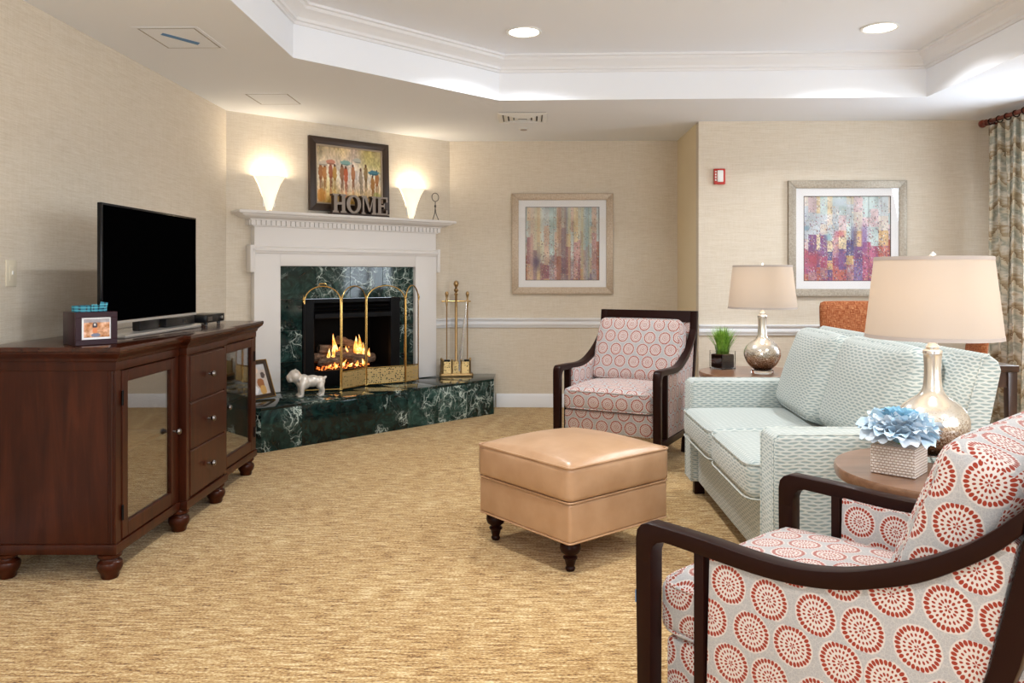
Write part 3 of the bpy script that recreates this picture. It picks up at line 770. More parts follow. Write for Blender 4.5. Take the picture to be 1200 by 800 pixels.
# --- folding brass fire screen
scr = thing('fire_screen', 'four panel folding brass fire screen with arched tops', 'fire screen', (0, 0, HZ))
SP = [Vector((-1.745, 6.130)), Vector((-1.472, 6.215)), Vector((-1.332, 6.482)), Vector((-1.039, 6.669)), Vector((-.945, 6.80))]
SH, SPR = .818, .700
for i in range(4):
    a, b_ = SP[i], SP[i + 1]; e = (b_ - a); L = e.length; e.normalize(); a = a + e * .006; b_ = b_ - e * .006; L -= .012
    rise = SH - SPR
    arc = [(a.x + e.x * (L / 2 - L / 2 * math.cos(t)), a.y + e.y * (L / 2 - L / 2 * math.cos(t)), SPR + rise * math.sin(t)) for t in np.linspace(0, PI, 17)]
    fr = MB().tube([(a.x, a.y, .004)] + arc + [(b_.x, b_.y, .004)] if i else [(a.x, a.y, SPR - .02)] + arc + [(b_.x, b_.y, .004)], .0052, 8).build('arched_frame', 'brass', scr)
    MB().tube([(a.x, a.y, .012), (b_.x, b_.y, .012)], .005, 6).build('bottom_bar', 'brass', scr)
    if i:
        MB().tube([(a.x, a.y, .145), (b_.x, b_.y, .145)], .005, 6).build('middle_bar', 'brass', scr)
        nr = Vector((-e.y, e.x)) * .0015
        MB().prism([(0, .015), (L, .015), (L, .143), (0, .143)], lambda u, v, t: (a.x + e.x * u + nr.x * t, a.y + e.y * u + nr.y * t, v), -1, 1).build('pierced_panel', 'pierced', scr)
    else:
        MB().tube([(a.x, a.y, .004), (a.x, a.y, SPR - .02)], .004, 6).build('side_post', 'black_metal', scr)
for i, p in enumerate(SP):
    MB().lathe([(.0001, 0), (.008, .002), (.006, .012), (.009, .022), (.009, .03), (.004, .04), (.0001, .062)], 12, (p.x, p.y, SPR - .008)).build('finial', 'brass', scr)
p = (SP[0] + SP[1]) / 2; MB().tube([(p.x - .03, p.y - .01, SH + .006), (p.x - .02, p.y - .006, SH + .02), (p.x + .02, p.y + .006, SH + .02), (p.x + .03, p.y + .01, SH + .006)], .005, 6).build('carry_handle', 'brass', scr)

# --- fire tools
ft = thing('fire_tool_stand', 'brass fireplace tool set in a pierced brass stand', 'fire tools', (-.655, 7.135, HZ), .15)
MB().prism([(-.135, -.075), (.135, -.075), (.15, -.06), (.15, .06), (.135, .075), (-.135, .075), (-.15, .06), (-.15, -.06)], lambda a, b, t: (a, b, t), 0, .028, .004).build('base', 'aged_brass', ft)
pth = [(-.12, -.055), (-.04, -.062), (.04, -.055), (.12, -.062), (.13, .05), (-.13, .05)]
m = MB(); q = len(pth)
for i in range(q):
    a, b_ = pth[i], pth[(i + 1) % q]; m.add([(a[0], a[1], .03), (b_[0], b_[1], .03), (b_[0], b_[1], .135), (a[0], a[1], .135)], [(0, 1, 2, 3)])
m.build('pierced_gallery', 'pierced', ft)
for i, p in enumerate(pth): MB().lathe([(.008, .02), (.008, .14), (.011, .146), (.008, .156), (.0001, .162)], 10, (p[0], p[1], 0)).build('corner_post', 'aged_brass', ft)
MB().lathe([(.02, .028), (.012, .05), (.013, .60), (.011, .72), (.018, .735), (.010, .75), (.020, .765), (.020, .775), (.008, .79), (.022, .815), (.024, .83), (.016, .85), (.0001, .858)], 16).build('centre_column', 'aged_brass', ft)
MB().tube([(-.13, -.02, .67), (0, 0, .672), (.13, -.02, .67)], .006, 8).build('hanger_bar', 'brass', ft)
for x, mt in ((-.085, 'brush'), (.10, 'shovel')):
    o = MB().lathe([(.0055, .12), (.0055, .62), (.009, .64), (.011, .68), (.007, .70), (.016, .73), (.017, .742), (.010, .757), (.0001, .762)], 12, (x, -.03, 0)).build('tool_handle', 'aged_brass', ft)
    MB().box(x - .03, x + .03, -.05, -.01, .05, .15, .006).build('brush_head' if mt == 'brush' else 'shovel_blade', 'black_metal', ft)
MB().tube([(.028, -.04, .05), (.045, -.05, .25), (.085, -.04, .60), (.09, -.03, .67)], [.022, .012, .007, .006], 8).build('log_tongs', 'chrome', ft)

# --- things on the mantel shelf
def sconce(s, label):
    t = dthing('wall_sconce', label, 'sconce', s, 0, 1.70, 'alabaster wall sconces above the mantel')
    prof = [(.006, .005), (.02, .012), (.036, .06), (.058, .14), (.086, .215), (.118, .268), (.122, .272)]
    MB().lathe(prof, 24, (0, -.003, 0), PI, 2 * PI).build('glass_shade', 'alabaster', t)
    MB().lathe([(.0001, -.02), (.012, -.014), (.014, .004), (.008, .012)], 12, (0, -.016, 0)).build('finial', 'brass', t)
    MB().box(-.05, .05, -.006, -.0005, .04, .22, .002).build('backplate', 'white_plastic', t)
    l = bpy.data.lights.new('sconce_bulb', 'POINT'); l.energy = SCONCE_W; l.color = (1, .86, .66); l.shadow_soft_size = .045
    o = bpy.data.objects.new('sconce_bulb', l); COL.objects.link(o); o.parent = t; o.location = (0, -.075, .262)
sconce(.335, 'glowing alabaster glass sconce left of the umbrella painting')
sconce(1.655, 'glowing alabaster glass sconce right of the umbrella painting')

def smooth_noise(R, C, cy, cx, rs):
    g = rs.rand(int(cy) + 3, int(cx) + 3); y = np.linspace(0, cy, R); x = np.linspace(0, cx, C)
    yi = y.astype(int); xi = x.astype(int); fy = (y - yi)[:, None]; fx = (x - xi)[None]
    fy = fy * fy * (3 - 2 * fy); fx = fx * fx * (3 - 2 * fx)
    return (g[yi][:, xi] * (1 - fy) * (1 - fx) + g[yi + 1][:, xi] * fy * (1 - fx) + g[yi][:, xi + 1] * (1 - fy) * fx + g[yi + 1][:, xi + 1] * fy * fx)
def umbrella_painting():
    R, C = 130, 170; rs = np.random.RandomState(3); yy, xx = np.mgrid[0:R, 0:C]; y = yy / R; x = xx / C
    n1 = smooth_noise(R, C, 6, 30, rs); n2 = smooth_noise(R, C, 30, 60, rs); n3 = smooth_noise(R, C, 3, 5, rs)
    top = np.array([.86, .76, .62]); mid = np.array([.92, .88, .79]); bot = np.array([.86, .70, .44])
    img = np.where((y < .5)[..., None], top + (mid - top) * (y / .5)[..., None], mid + (bot - mid) * ((y - .5) / .5)[..., None])
    img = img + ((n1 - .5) * .24)[..., None] * np.array([1, .95, .8]) + ((n2 - .5) * .20)[..., None]
    img[..., 2] += (n3 - .5) * .15
    img = img * (1 - .22 * np.clip(1.3 - (x / .2) ** 2 - (y / .2) ** 2, 0, 1)[..., None] * n2[..., None] * 2)
    g = np.clip((x - .55) * 5, 0, 1) * np.clip((.45 - y) * 5, 0, 1); img = img * (1 - g[..., None] * np.array([.16, .14, .30]))
    def ell(cx, cy, rx, ry, col, k=1.0):
        nonlocal img
        d = ((x - cx) / rx) ** 2 + ((y - cy) / ry) ** 2 + (n2 - .5) * .7
        a = np.clip((1.15 - d) * 3, 0, 1)[..., None] * k; img = img * (1 - a) + np.array(col) * a
    figs = [(.06, .46, (.62, .34, .14)), (.12, .48, (.70, .42, .18)), (.21, .44, (.60, .26, .14)), (.27, .46, (.72, .52, .20)), (.38, .45, (.58, .36, .22)), (.44, .48, (.76, .30, .14)), (.55, .44, (.68, .40, .22)), (.67, .50, (.60, .52, .42)), (.75, .42, (.52, .40, .22)), (.86, .60, (.64, .40, .14)), (.93, .50, (.66, .38, .16))]
    for k, (fx, fy, c) in enumerate(figs):
        ell(fx, fy, .032, .14, c, .78); ell(fx, fy - .14, .014, .03, (.36, .22, .16), .9)
        ell(fx - .006, fy + .20, .010, .13, tuple(v * .8 for v in c), .7); ell(fx + .016, fy + .19, .009, .12, tuple(v * .7 for v in c), .6)
        ell(fx, fy + .38, .02, .10, tuple(min(1, v * 1.25) for v in c), .35)
    for cx, cy, r, c in ((.10, .30, .07, (.84, .78, .70)), (.22, .27, .07, (.82, .56, .46)), (.44, .26, .085, (.52, .68, .66)), (.62, .20, .06, (.72, .72, .68)), (.88, .39, .085, (.28, .50, .58))):
        ell(cx, cy, r, .045, c, .95); ell(cx, cy + .03, r * .9, .012, tuple(v * .75 for v in c), .8)
    ell(.93, .86, .07, .12, (.60, .64, .34), .6); ell(.06, .86, .06, .12, (.84, .56, .22), .7)
    return img
def mosaic(seed, warm):
    R = C = 170; rs = np.random.RandomState(seed); img = np.zeros((R, C, 3)); yy, xx = np.mgrid[0:R, 0:C]; y = yy / R
    pal_top = np.array([[.86, .82, .78], [.80, .84, .86], [.88, .80, .64], [.76, .80, .84], [.84, .74, .76], [.72, .80, .80]])
    pal_bot = np.array([[.62, .20, .28], [.48, .28, .52], [.80, .40, .36], [.32, .30, .54], [.84, .68, .46], [.70, .30, .46], [.44, .36, .60], [.74, .52, .56]])
    if warm:
        pal_top = np.array([[.82, .82, .74], [.76, .80, .80], [.86, .78, .60], [.82, .70, .62], [.68, .78, .78]]); pal_bot = np.array([[.60, .34, .42], [.76, .56, .56], [.48, .34, .46], [.80, .62, .46], [.62, .56, .60], [.70, .40, .30]])
    x0 = 0
    while x0 < C:
        w = rs.randint(4, 13) if warm else rs.randint(7, 20); y0 = 0
        while y0 < R:
            h = rs.randint(14, 46) * (2 if warm else 1); t = (y0 + h / 2) / R + rs.uniform(-.12, .12)
            c = (pal_bot if t > (.55 if warm else .52) else pal_top); col = c[rs.randint(len(c))]
            blk = np.ones((min(h, R - y0), min(w, C - x0), 3)) * col
            img[y0:y0 + h, x0:x0 + w] = blk; y0 += h
        x0 += w
    n = smooth_noise(R, C, 8, 14, rs); img += ((n - .5) * .22)[..., None]
    # dabs of paint on a fine grid
    for k in range(5200 if not warm else 3800):
        r, c = rs.randint(0, R - 3), rs.randint(0, C - 3); t = r / R
        if rs.rand() < .25 + .75 * t:
            col = (pal_bot[rs.randint(len(pal_bot))] if rs.rand() < t - .02 else pal_top[rs.randint(len(pal_top))]) * rs.uniform(.55, 1.2); a = .75
            hh, ww = rs.randint(1, 4), rs.randint(1, 3); img[r:r + hh, c:c + ww] = img[r:r + hh, c:c + ww] * (1 - a) + col * a
    if warm:
        for cx, wd, col in ((14, 9, (.84, .70, .62)), (30, 7, (.84, .78, .56)), (78, 6, (.62, .40, .38)), (92, 5, (.50, .36, .40)), (100, 3, (.86, .74, .50)), (130, 4, (.82, .74, .46)), (142, 8, (.46, .62, .66))):
            a = np.exp(-((xx - cx) / wd) ** 2)[..., None] * .55; img = img * (1 - a) + np.array(col) * a
        a = (np.exp(-((xx - 26) / 9) ** 2 - ((yy - 128) / 16) ** 2))[..., None] * .8; img = img * (1 - a) + np.array([.26, .20, .40]) * a
    else:
        for cx, cy, wx, wy, col in ((75, 12, 22, 9, (.78, .84, .90)), (70, 75, 10, 6, (.80, .30, .40)), (118, 85, 6, 28, (.46, .28, .60)), (98, 84, 6, 26, (.28, .26, .48)), (48, 82, 7, 7, (.46, .70, .78)), (6, 64, 5, 5, (.36, .56, .66)), (20, 125, 14, 14, (.70, .22, .30)), (70, 128, 10, 16, (.50, .26, .52))):
            a = np.exp(-((xx - cx) / wx) ** 4 - ((yy - cy) / wy) ** 4)[..., None] * .65; img = img * (1 - a) + np.array(col) * a
    for k in range(5 if warm else 4): img[:, rs.randint(C)] *= .82
    g = img.mean(axis=2, keepdims=True); img = g + (img - g) * .82
    return img
def photo_print(seed, R=40, C=50):
    rs = np.random.RandomState(seed); yy, xx = np.mgrid[0:R, 0:C]; x = xx / C; y = yy / R
    n = smooth_noise(R, C, 5, 7, rs); m_ = smooth_noise(R, C, 14, 18, rs)
    img = np.ones((R, C, 3)) * np.array([.80, .60, .46]) + ((n - .5) * .5)[..., None] * np.array([.6, .8, 1.0]) + ((m_ - .5) * .2)[..., None]
    def ell(cx, cy, rx, ry, c):
        nonlocal img; a = (((x - cx) / rx) ** 2 + ((y - cy) / ry) ** 2 < 1)[..., None]; img = np.where(a, np.array(c), img)
    img[: R // 5] = img[: R // 5] * .4 + np.array([.52, .62, .74]) * .6
    ell(.42, .34, .10, .16, (.22, .22, .26)); ell(.42, .30, .04, .06, (.85, .82, .80)); ell(.42, .62, .10, .16, (.84, .52, .34)); ell(.45, .86, .18, .10, (.45, .48, .56))
    return img
def photo_group(R=40, C=36):
    rs = np.random.RandomState(9); img = photo_print(4, R, C) * .25 + .58; yy, xx = np.mgrid[0:R, 0:C]; x = xx / C; y = yy / R
    for cx, cy, r, c in ((.3, .22, .09, (.30, .22, .18)), (.62, .18, .08, (.86, .74, .66)), (.36, .50, .13, (.90, .90, .92)), (.2, .74, .12, (.50, .56, .68)), (.70, .62, .13, (.60, .38, .22)), (.74, .84, .12, (.78, .60, .34)), (.46, .80, .10, (.88, .86, .86)), (.52, .34, .07, (.82, .62, .50)), (.84, .36, .08, (.34, .28, .26))):
        a = (((x - cx) / r) ** 2 + ((y - cy) / (r * 1.3)) ** 2 < 1)[..., None]; img = np.where(a, np.array(c), img)
    return img

def framed(t, w, h, fw, fd, fmat, matw, img, glass=True, slip=None):
    """picture in local frame: x across, z up from the centre, -y towards the room; wall at y=0"""
    for nm, pts in (('frame_rail', ((-w, h), (w, h), (w - fw, h - fw), (-w + fw, h - fw))), ('frame_rail', ((-w, -h), (w, -h), (w - fw, -h + fw), (-w + fw, -h + fw))),
                    ('frame_stile', ((-w, -h), (-w, h), (-w + fw, h - fw), (-w + fw, -h + fw))), ('frame_stile', ((w, -h), (w, h), (w - fw, h - fw), (w - fw, -h + fw)))):
        MB().prism(pts, lambda a, b, t: (a, t, b), -fd, -.001, .003).build(nm, fmat, t)
    iw, ih = w - fw, h - fh if False else h - fw
    if matw:
        m = MB()
        aw, ah = iw - matw, ih - matw
        for a in ((-iw, iw, ah, ih), (-iw, iw, -ih, -ah), (-iw, -aw, -ah, ah), (aw, iw, -ah, ah)): m.box(a[0], a[1], -fd * .55, -.002, a[2], a[3])
        m.build('mat_board', 'mat_board', t)
        m = MB(); g = .005
        for a in ((-aw, aw, ah - g, ah), (-aw, aw, -ah, -ah + g), (-aw, -aw + g, -ah, ah), (aw - g, aw, -ah, ah)): m.box(a[0], a[1], -fd * .56, -.002, a[2], a[3])
        m.build('mat_bevel', 'frame_dark', t)
    else: aw, ah = iw, ih
    if slip:
        m = MB(); g = slip
        for a in ((-aw, aw, ah - g, ah), (-aw, aw, -ah, -ah + g), (-aw, -aw + g, -ah, ah), (aw - g, aw, -ah, ah)): m.box(a[0], a[1], -fd * .7, -.002, a[2], a[3], .001, 1)
        m.build('slip', 'gilt', t); aw -= g; ah -= g
    print_plane('print', img, 0, 0, t, lambda a, b: (-aw + 2 * aw * a, -fd * .35, -ah + 2 * ah * b))
    if glass: MB().box(-iw, iw, -fd * .72, -fd * .70, -ih, ih).build('glass', 'picture_glass', t)

t = dthing('painting', 'dark framed painting of people walking under umbrellas above the mantel', 'painting', 1.033, .004, 2.030)
framed(t, .372, .300, .058, .035, 'frame_dark', 0, umbrella_painting(), False, .012)
t.rotation_euler = (math.radians(-1.5), 0, DROT)
t = thing('framed_print', 'square champagne framed abstract print in muted colours above the armchair', 'picture', (.3045, YB - .001, 1.499))
framed(t, .462, .460, .062, .030, 'frame_gold', .062, mosaic(11, True))
t = thing('framed_print', 'square silver framed abstract print in bright red and purple behind lamps', 'picture', (2.528, YA - .001, 1.502))
framed(t, .466, .460, .060, .030, 'frame_silver', .062, mosaic(23, False))

# HOME sign: serif letters on a plinth
t = dthing('home_sign', 'wooden letters spelling HOME on the mantel shelf', 'sign', 1.065, .120, MZ, rz=.02)
MB().box(-.275, .275, -.03, .03, 0, .016, .002).build('plinth', 'letter_edge', t)
def rects(*r): return r
LW = .125; LH = .150
def letter(ch, x0):
    sides = MB(); front = MB()
    def slab(pts):
        f = lambda a, b, tt: (x0 + a, tt, .0165 + b)
        sides.prism(pts, f, -.024, .02, .0); front.prism(pts, f, -.0265, -.0242, .0)
    R = lambda a0, a1, b0, b1: slab([(a0, b0), (a1, b0), (a1, b1), (a0, b1)])
    st, sf = .030, .014
    if ch == 'H':
        R(.012, .012 + st, sf, LH - sf); R(.083, .083 + st, sf, LH - sf); R(.042, .083, LH / 2 - .010, LH / 2 + .010)
        for a in (0, .071):
            R(a, a + .054, 0, sf); R(a, a + .054, LH - sf, LH)
    elif ch == 'M':
        R(.010, .026, sf, LH - sf); R(.108, .136, sf, LH - sf)
        slab([(.026, LH - sf), (.056, LH - sf), (.086, .02), (.072, .02)]); slab([(.072, .02), (.086, .02), (.108, LH - sf - .02), (.108, LH - sf)])
        R(0, .036, 0, sf); R(.098, .146, 0, sf); R(0, .050, LH - sf, LH); R(.098, .146, LH - sf, LH)
    elif ch == 'E':
        R(.012, .042, sf, LH - sf); R(0, .105, 0, sf); R(0, .105, LH - sf, LH); R(.042, .076, LH / 2 - .008, LH / 2 + .008)
        R(.091, .105, sf, .042); R(.091, .105, LH - .042, LH - sf); R(.068, .076, LH / 2 - .022, LH / 2 - .008); R(.068, .076, LH / 2 + .008, LH / 2 + .022)
    elif ch == 'O':
        n = 28; cx, cz = .068, LH / 2
        for mb, t0, t1 in ((sides, -.024, .02), (front, -.0265, -.0242)):
            vs = []
            for k in range(n):
                an = 2 * PI * k / n; c_, s_ = math.cos(an), math.sin(an)
                for rx, rz_ in ((.068, LH / 2), (.036, LH / 2 - .016)):
                    for tt in (t0, t1): vs.append((x0 + cx + rx * c_, tt, .0165 + cz + rz_ * s_))
            fs = []
            for k in range(n):
                a, b_ = 4 * k, 4 * ((k + 1) % n)
                fs += [(a, b_, b_ + 1, a + 1), (a + 2, a + 3, b_ + 3, b_ + 2), (a, a + 2, b_ + 2, b_), (a + 1, b_ + 1, b_ + 3, a + 3)]
            mb.add(vs, fs)
    o = sides.build('letter', 'letter_edge', t); o['label'] = 'letter %s' % ch
    front.build('letter_face', 'letter_face', o)
for ch, x0 in (('H', -.262), ('O', -.136), ('M', .004), ('E', .153)): letter(ch, x0)

# small wire ring ornament
t = dthing('wire_ornament', 'small wire figure holding a ring at the mantel end', 'ornament', 1.84, .11, MZ)
MB().tube([(.037 * math.cos(a), 0, .205 + .037 * math.sin(a)) for a in np.linspace(0, 2 * PI, 28, False)], .0035, 6, True).build('ring', 'wire', t)
MB().tube([(-.028, 0, .003), (-.006, 0, .06), (0, 0, .12), (0, 0, .168)], .0035, 6).build('leg', 'wire', t)
MB().tube([(.028, -.01, .003), (.008, 0, .06), (0, 0, .11)], .0035, 6).build('leg', 'wire', t)
MB().sphere((0, 0, .125), .010, 10, 6, (1, .7, 1.5)).build('body', 'wire', t)

# --- things on the hearth
def remeshed(mb, name, mat, parent, vox):
    me = bpy.data.meshes.new(name); me.from_pydata(mb.v, [], mb.f); me.update()
    o = bpy.data.objects.new(name, me); COL.objects.link(o)
    r = o.modifiers.new('r', 'REMESH'); r.mode = 'VOXEL'; r.voxel_size = vox
    s = o.modifiers.new('s', 'SMOOTH'); s.iterations = 6; s.factor = .5
    dg_ = bpy.context.evaluated_depsgraph_get(); nm = bpy.data.meshes.new_from_object(o.evaluated_get(dg_))
    o.modifiers.clear(); o.data = nm; nm.name = name; nm.materials.clear(); nm.materials.append(M[mat])
    for p in nm.polygons: p.use_smooth = True
    o.parent = parent; return o
dog = thing('bulldog_figurine', 'pale ceramic bulldog figurine standing on the marble hearth', 'figurine', (-1.635, 5.895, HZ), math.radians(205))
# body faces local +x
m = MB()
m.sphere((.045, 0, .112), .056, 14, 10, (1.0, 1.05, 1.05)); m.sphere((-.02, 0, .118), .048, 14, 10, (1.3, .95, .95)); m.sphere((-.075, 0, .112), .042, 14, 10, (1.0, .95, 1.0))
m.sphere((.078, 0, .130), .038, 12, 8, (1, 1, 1.1)); m.sphere((.108, .004, .160), .050, 14, 10, (.95, 1.08, .98)); m.sphere((.146, .006, .150), .031, 12, 8, (.75, 1.25, .95))
m.sphere((.140, .030, .134), .016, 10, 6, (1, 1, 1.2)); m.sphere((.140, -.020, .134), .016, 10, 6, (1, 1, 1.2)); m.sphere((.146, .005, .124), .014, 8, 6)
for sy in (-1, 1):
    m.tube([(.056, sy * .038, .10), (.062, sy * .046, .06), (.062, sy * .046, .02), (.066, sy * .046, .010)], [.026, .019, .016, .018], 10)
    m.sphere((.076, sy * .046, .012), .017, 10, 6, (1.25, 1, .7))
    m.tube([(-.078, sy * .026, .105), (-.076, sy * .040, .075), (-.094, sy * .040, .045), (-.086, sy * .040, .012)], [.032, .026, .015, .015], 10)
    m.sphere((-.075, sy * .040, .011), .015, 10, 6, (1.3, 1, .7))
    m.tube([(.100, sy * .034, .188), (.094, sy * .044, .204), (.104, sy * .052, .196)], [.013, .010, .005], 8)
m.sphere((-.118, 0, .142), .012, 10, 6); m.tube([(-.105, 0, .125), (-.118, 0, .142)], .009, 8)
remeshed(m, 'body', 'ceramic', dog, .0055)
for sy in (-1, 1): MB().sphere((.148, .005 + sy * .022, .166), .0045, 8, 6).build('eye', 'plastic_black', dog)
MB().sphere((.171, .006, .156), .008, 8, 6, (.7, 1.3, .8)).build('nose', 'plastic_black', dog)
MB().tube([(.083 + .010 * math.cos(a), .043 * math.cos(a + 1.57), .128 + .040 * math.sin(a + 1.57)) for a in np.linspace(0, 2 * PI, 20, False)], .004, 6, True).build('collar', 'pewter', dog)

a, b_ = Vector((-2.035, 5.60, 0)), Vector((-1.885, 5.885, 0)); e = (b_ - a).normalized(); c_ = (a + b_) / 2
t = thing('family_photograph', 'dark framed family photograph leaning on the hearth', 'photograph', (c_.x, c_.y, HZ + .0035), math.atan2(e.y, e.x))
hold = MB()
T = Matrix.Rotation(-math.radians(21), 4, 'X') @ Matrix.Translation((0, 0, .145))
def lean(o): o.matrix_local = T; return o
w, h, fw = .155, .145, .032
for nm, pts in (('frame_rail', ((-w, h), (w, h), (w - fw, h - fw), (-w + fw, h - fw))), ('frame_rail', ((-w, -h), (w, -h), (w - fw, -h + fw), (-w + fw, -h + fw))), ('frame_stile', ((-w, -h), (-w, h), (-w + fw, h - fw), (-w + fw, -h + fw))), ('frame_stile', ((w, -h), (w, h), (w - fw, h - fw), (w - fw, -h + fw)))):
    lean(MB().prism(pts, lambda a, b, t: (a, t, b), -.012, .008, .003).build(nm, 'frame_dark', t))
m = MB(); g = .006
for q in ((-w, w, h - g, h), (-w, w, -h, -h + g), (-w, -w + g, -h, h), (w - g, w, -h, h)): m.box(q[0], q[1], -.014, -.010, q[2], q[3], .001, 1)
lean(m.build('gilt_edge', 'brass', t))
lean(print_plane('photo', photo_group(), 0, 0, t, lambda a, b: ((w - fw) * (2 * a - 1), -.002, (h - fw) * (2 * b - 1))))
MB().tube([(0, .055, .20), (0, .14, .004)], .006, 6).build('easel_leg', 'frame_dark', t)

# ------------------------------------------------------------------ wall items
t = thing('light_switch', 'almond dimmer switch plate on the left wall by the television', 'switch', (XL, 3.425, 1.22))
MB().box(.0003, .006, -.036, .036, -.058, .058, .003).build('plate', 'almond', t)
MB().box(.006, .009, -.016, .016, -.033, .033, .001).build('rocker', 'almond', t)
MB().box(.009, .013, -.004, .004, -.006, .010, .001).build('lever', 'white_plastic', t)
t = thing('fire_alarm_strobe', 'red fire alarm strobe with white lens on the alcove wall', 'fire alarm', (1.518, YA, 1.997))
MB().box(-.044, .044, -.03, -.0005, -.062, .062, .004).build('housing', 'red_plastic', t)
MB().box(-.022, .026, -.044, -.03, -.045, .048, .006).build('lens', 'white_plastic', t)
m = MB()
for k in range(4): m.box(-.038, -.027, -.031, -.0295, -.035 + k * .022, -.022 + k * .022)
m.build('lettering', 'white_plastic', t)

# ------------------------------------------------------------------ cabinet
cb = thing('media_cabinet', 'dark cherry wood media cabinet with glass doors, drawers and bun feet', 'cabinet', (-1.655, 3.98, 0), math.radians(1.3))
XBK, HLEN, MH, PR = -.52, .865, .265, .035      # local: x=0 side front, back at XBK
def cbx(name, x0, x1, y0, y1, z0, z1, mat='cherry', bev=.002, par=None): return MB().box(x0, x1, y0, y1, z0, z1, bev, 1).build(name, mat, par or cb)
def outline(o): return [(XBK, -HLEN - o), (o, -HLEN - o), (o, -MH - o), (PR + o, -MH - o), (PR + o, MH + o), (o, MH + o), (o, HLEN + o), (XBK, HLEN + o)]
flat = lambda a, b, t: (a, b, t)
MB().prism(outline(.006), flat, .106, .147, .004).build('plinth', 'cherry', cb)
MB().prism(outline(.002), flat, .833, .872, .002).build('frieze', 'cherry', cb)
q = [(.004, .868), (.008, .872), (.010, .882), (.020, .892), (.032, .902), (.034, .910)]
m = MB(); n = 8; vs = [(x, y, z) for o, z in q for x, y in outline(o)]
m.add(vs, [(i * n + k, i * n + (k + 1) % n, (i + 1) * n + (k + 1) % n, (i + 1) * n + k) for i in range(len(q) - 1) for k in range(n)]); m.build('cornice', 'cherry', cb, sharp=25)
MB().prism(outline(.037), flat, .910, .930, .004).build('top', 'cherry_top', cb)
for y in (-HLEN, HLEN - .02): cbx('side_panel', XBK, -.03, y + (.004 if y < 0 else -.004), y + (.024 if y < 0 else .016), .146, .834)
cbx('back_panel', XBK, XBK + .012, -HLEN + .02, HLEN - .02, .146, .834)
for y in (-MH - .012, MH - .006): cbx('divider', XBK + .012, -.02, y, y + .018, .146, .834)
cbx('bottom_board', XBK + .012, -.022, -HLEN + .022, HLEN - .022, .147, .162)
for y0, y1 in ((-HLEN + .026, -MH - .014), (MH + .014, HLEN - .026)): cbx('shelf', XBK + .015, -.05, y0, y1, .47, .488)
for y0, y1 in ((-HLEN, -HLEN + .045), (-MH - .04, -MH - .001), (MH + .001, MH + .04), (HLEN - .045, HLEN)): cbx('corner_post', -.03, .0, y0, y1, .146, .834)
for y0, y1 in ((-MH, -MH + .035), (MH - .035, MH)): cbx('corner_post', -.03, PR, y0, y1, .146, .834)
MB().tube([(-.013, -HLEN - .001, .15), (-.013, -HLEN - .001, .83)], .004, 6).build('bead', 'cherry', cb)
def cdoor(y0, y1, knob):
    w = .048; z0, z1 = .152, .828
    d = MB().box(-.02, .004, y0, y0 + w, z0, z1, .003, 1).box(-.02, .004, y1 - w, y1, z0, z1, .003, 1).box(-.02, .004, y0 + w - .001, y1 - w + .001, z0, z0 + w + .012, .003, 1).box(-.02, .004, y0 + w - .001, y1 - w + .001, z1 - w, z1, .003, 1).build('door', 'cherry', cb)
    MB().box(-.010, -.007, y0 + w, y1 - w, z0 + w + .01, z1 - w).build('glass_pane', 'door_glass', d)
    ky = y1 - .026 if knob > 0 else y0 + .026
    MB().lathe([(.006, 0), (.005, .012), (.013, .02), (.015, .026), (.011, .034), (.0001, .037)], 14).xf(Matrix.Translation((.004, ky, .49)) @ Matrix.Rotation(PI / 2, 4, 'Y')).build('knob', 'pewter', d)
    hy = y0 - .002 if knob > 0 else y1 + .002
    for z in (.26, .72): MB().tube([(.006, hy, z - .03), (.006, hy, z + .03)], .005, 8).build('hinge', 'black_metal', d)
cdoor(-HLEN + .048, -MH - .043, 1); cdoor(MH + .043, HLEN - .048, -1)
zz = [.153, .378, .604, .828]
for k in range(3):
    d = cbx('drawer', -.02, PR + .004, -MH + .039, MH - .039, zz[k] + .003, zz[k + 1] - .004, bev=.004)
    MB().lathe([(.006, 0), (.005, .012), (.014, .02), (.016, .027), (.011, .036), (.0001, .039)], 14).xf(Matrix.Translation((PR + .004, 0, (zz[k] + zz[k + 1]) / 2)) @ Matrix.Rotation(PI / 2, 4, 'Y')).build('knob', 'pewter', d)
cbx('drawer_rail', -.02, PR - .004, -MH + .034, MH - .034, .150, .83)
FOOT = [(.030, 0), (.034, .006), (.036, .022), (.046, .036), (.050, .052), (.046, .066), (.036, .074), (.034, .080), (.046, .088), (.047, .098), (.040, .106)]
ft0 = None
for x, y in ((-.045, -HLEN + .045), (-.012, -MH + .03), (-.012, MH - .03), (-.045, HLEN - .045), (XBK + .06, -HLEN + .05), (XBK + .06, HLEN - .05)):
    if ft0 is None: ft0 = MB().lathe(FOOT, 20).build('bun_foot', 'cherry', cb); ft0.location = (x, y, .0)
    else: clone(ft0, cb, (x, y, 0))

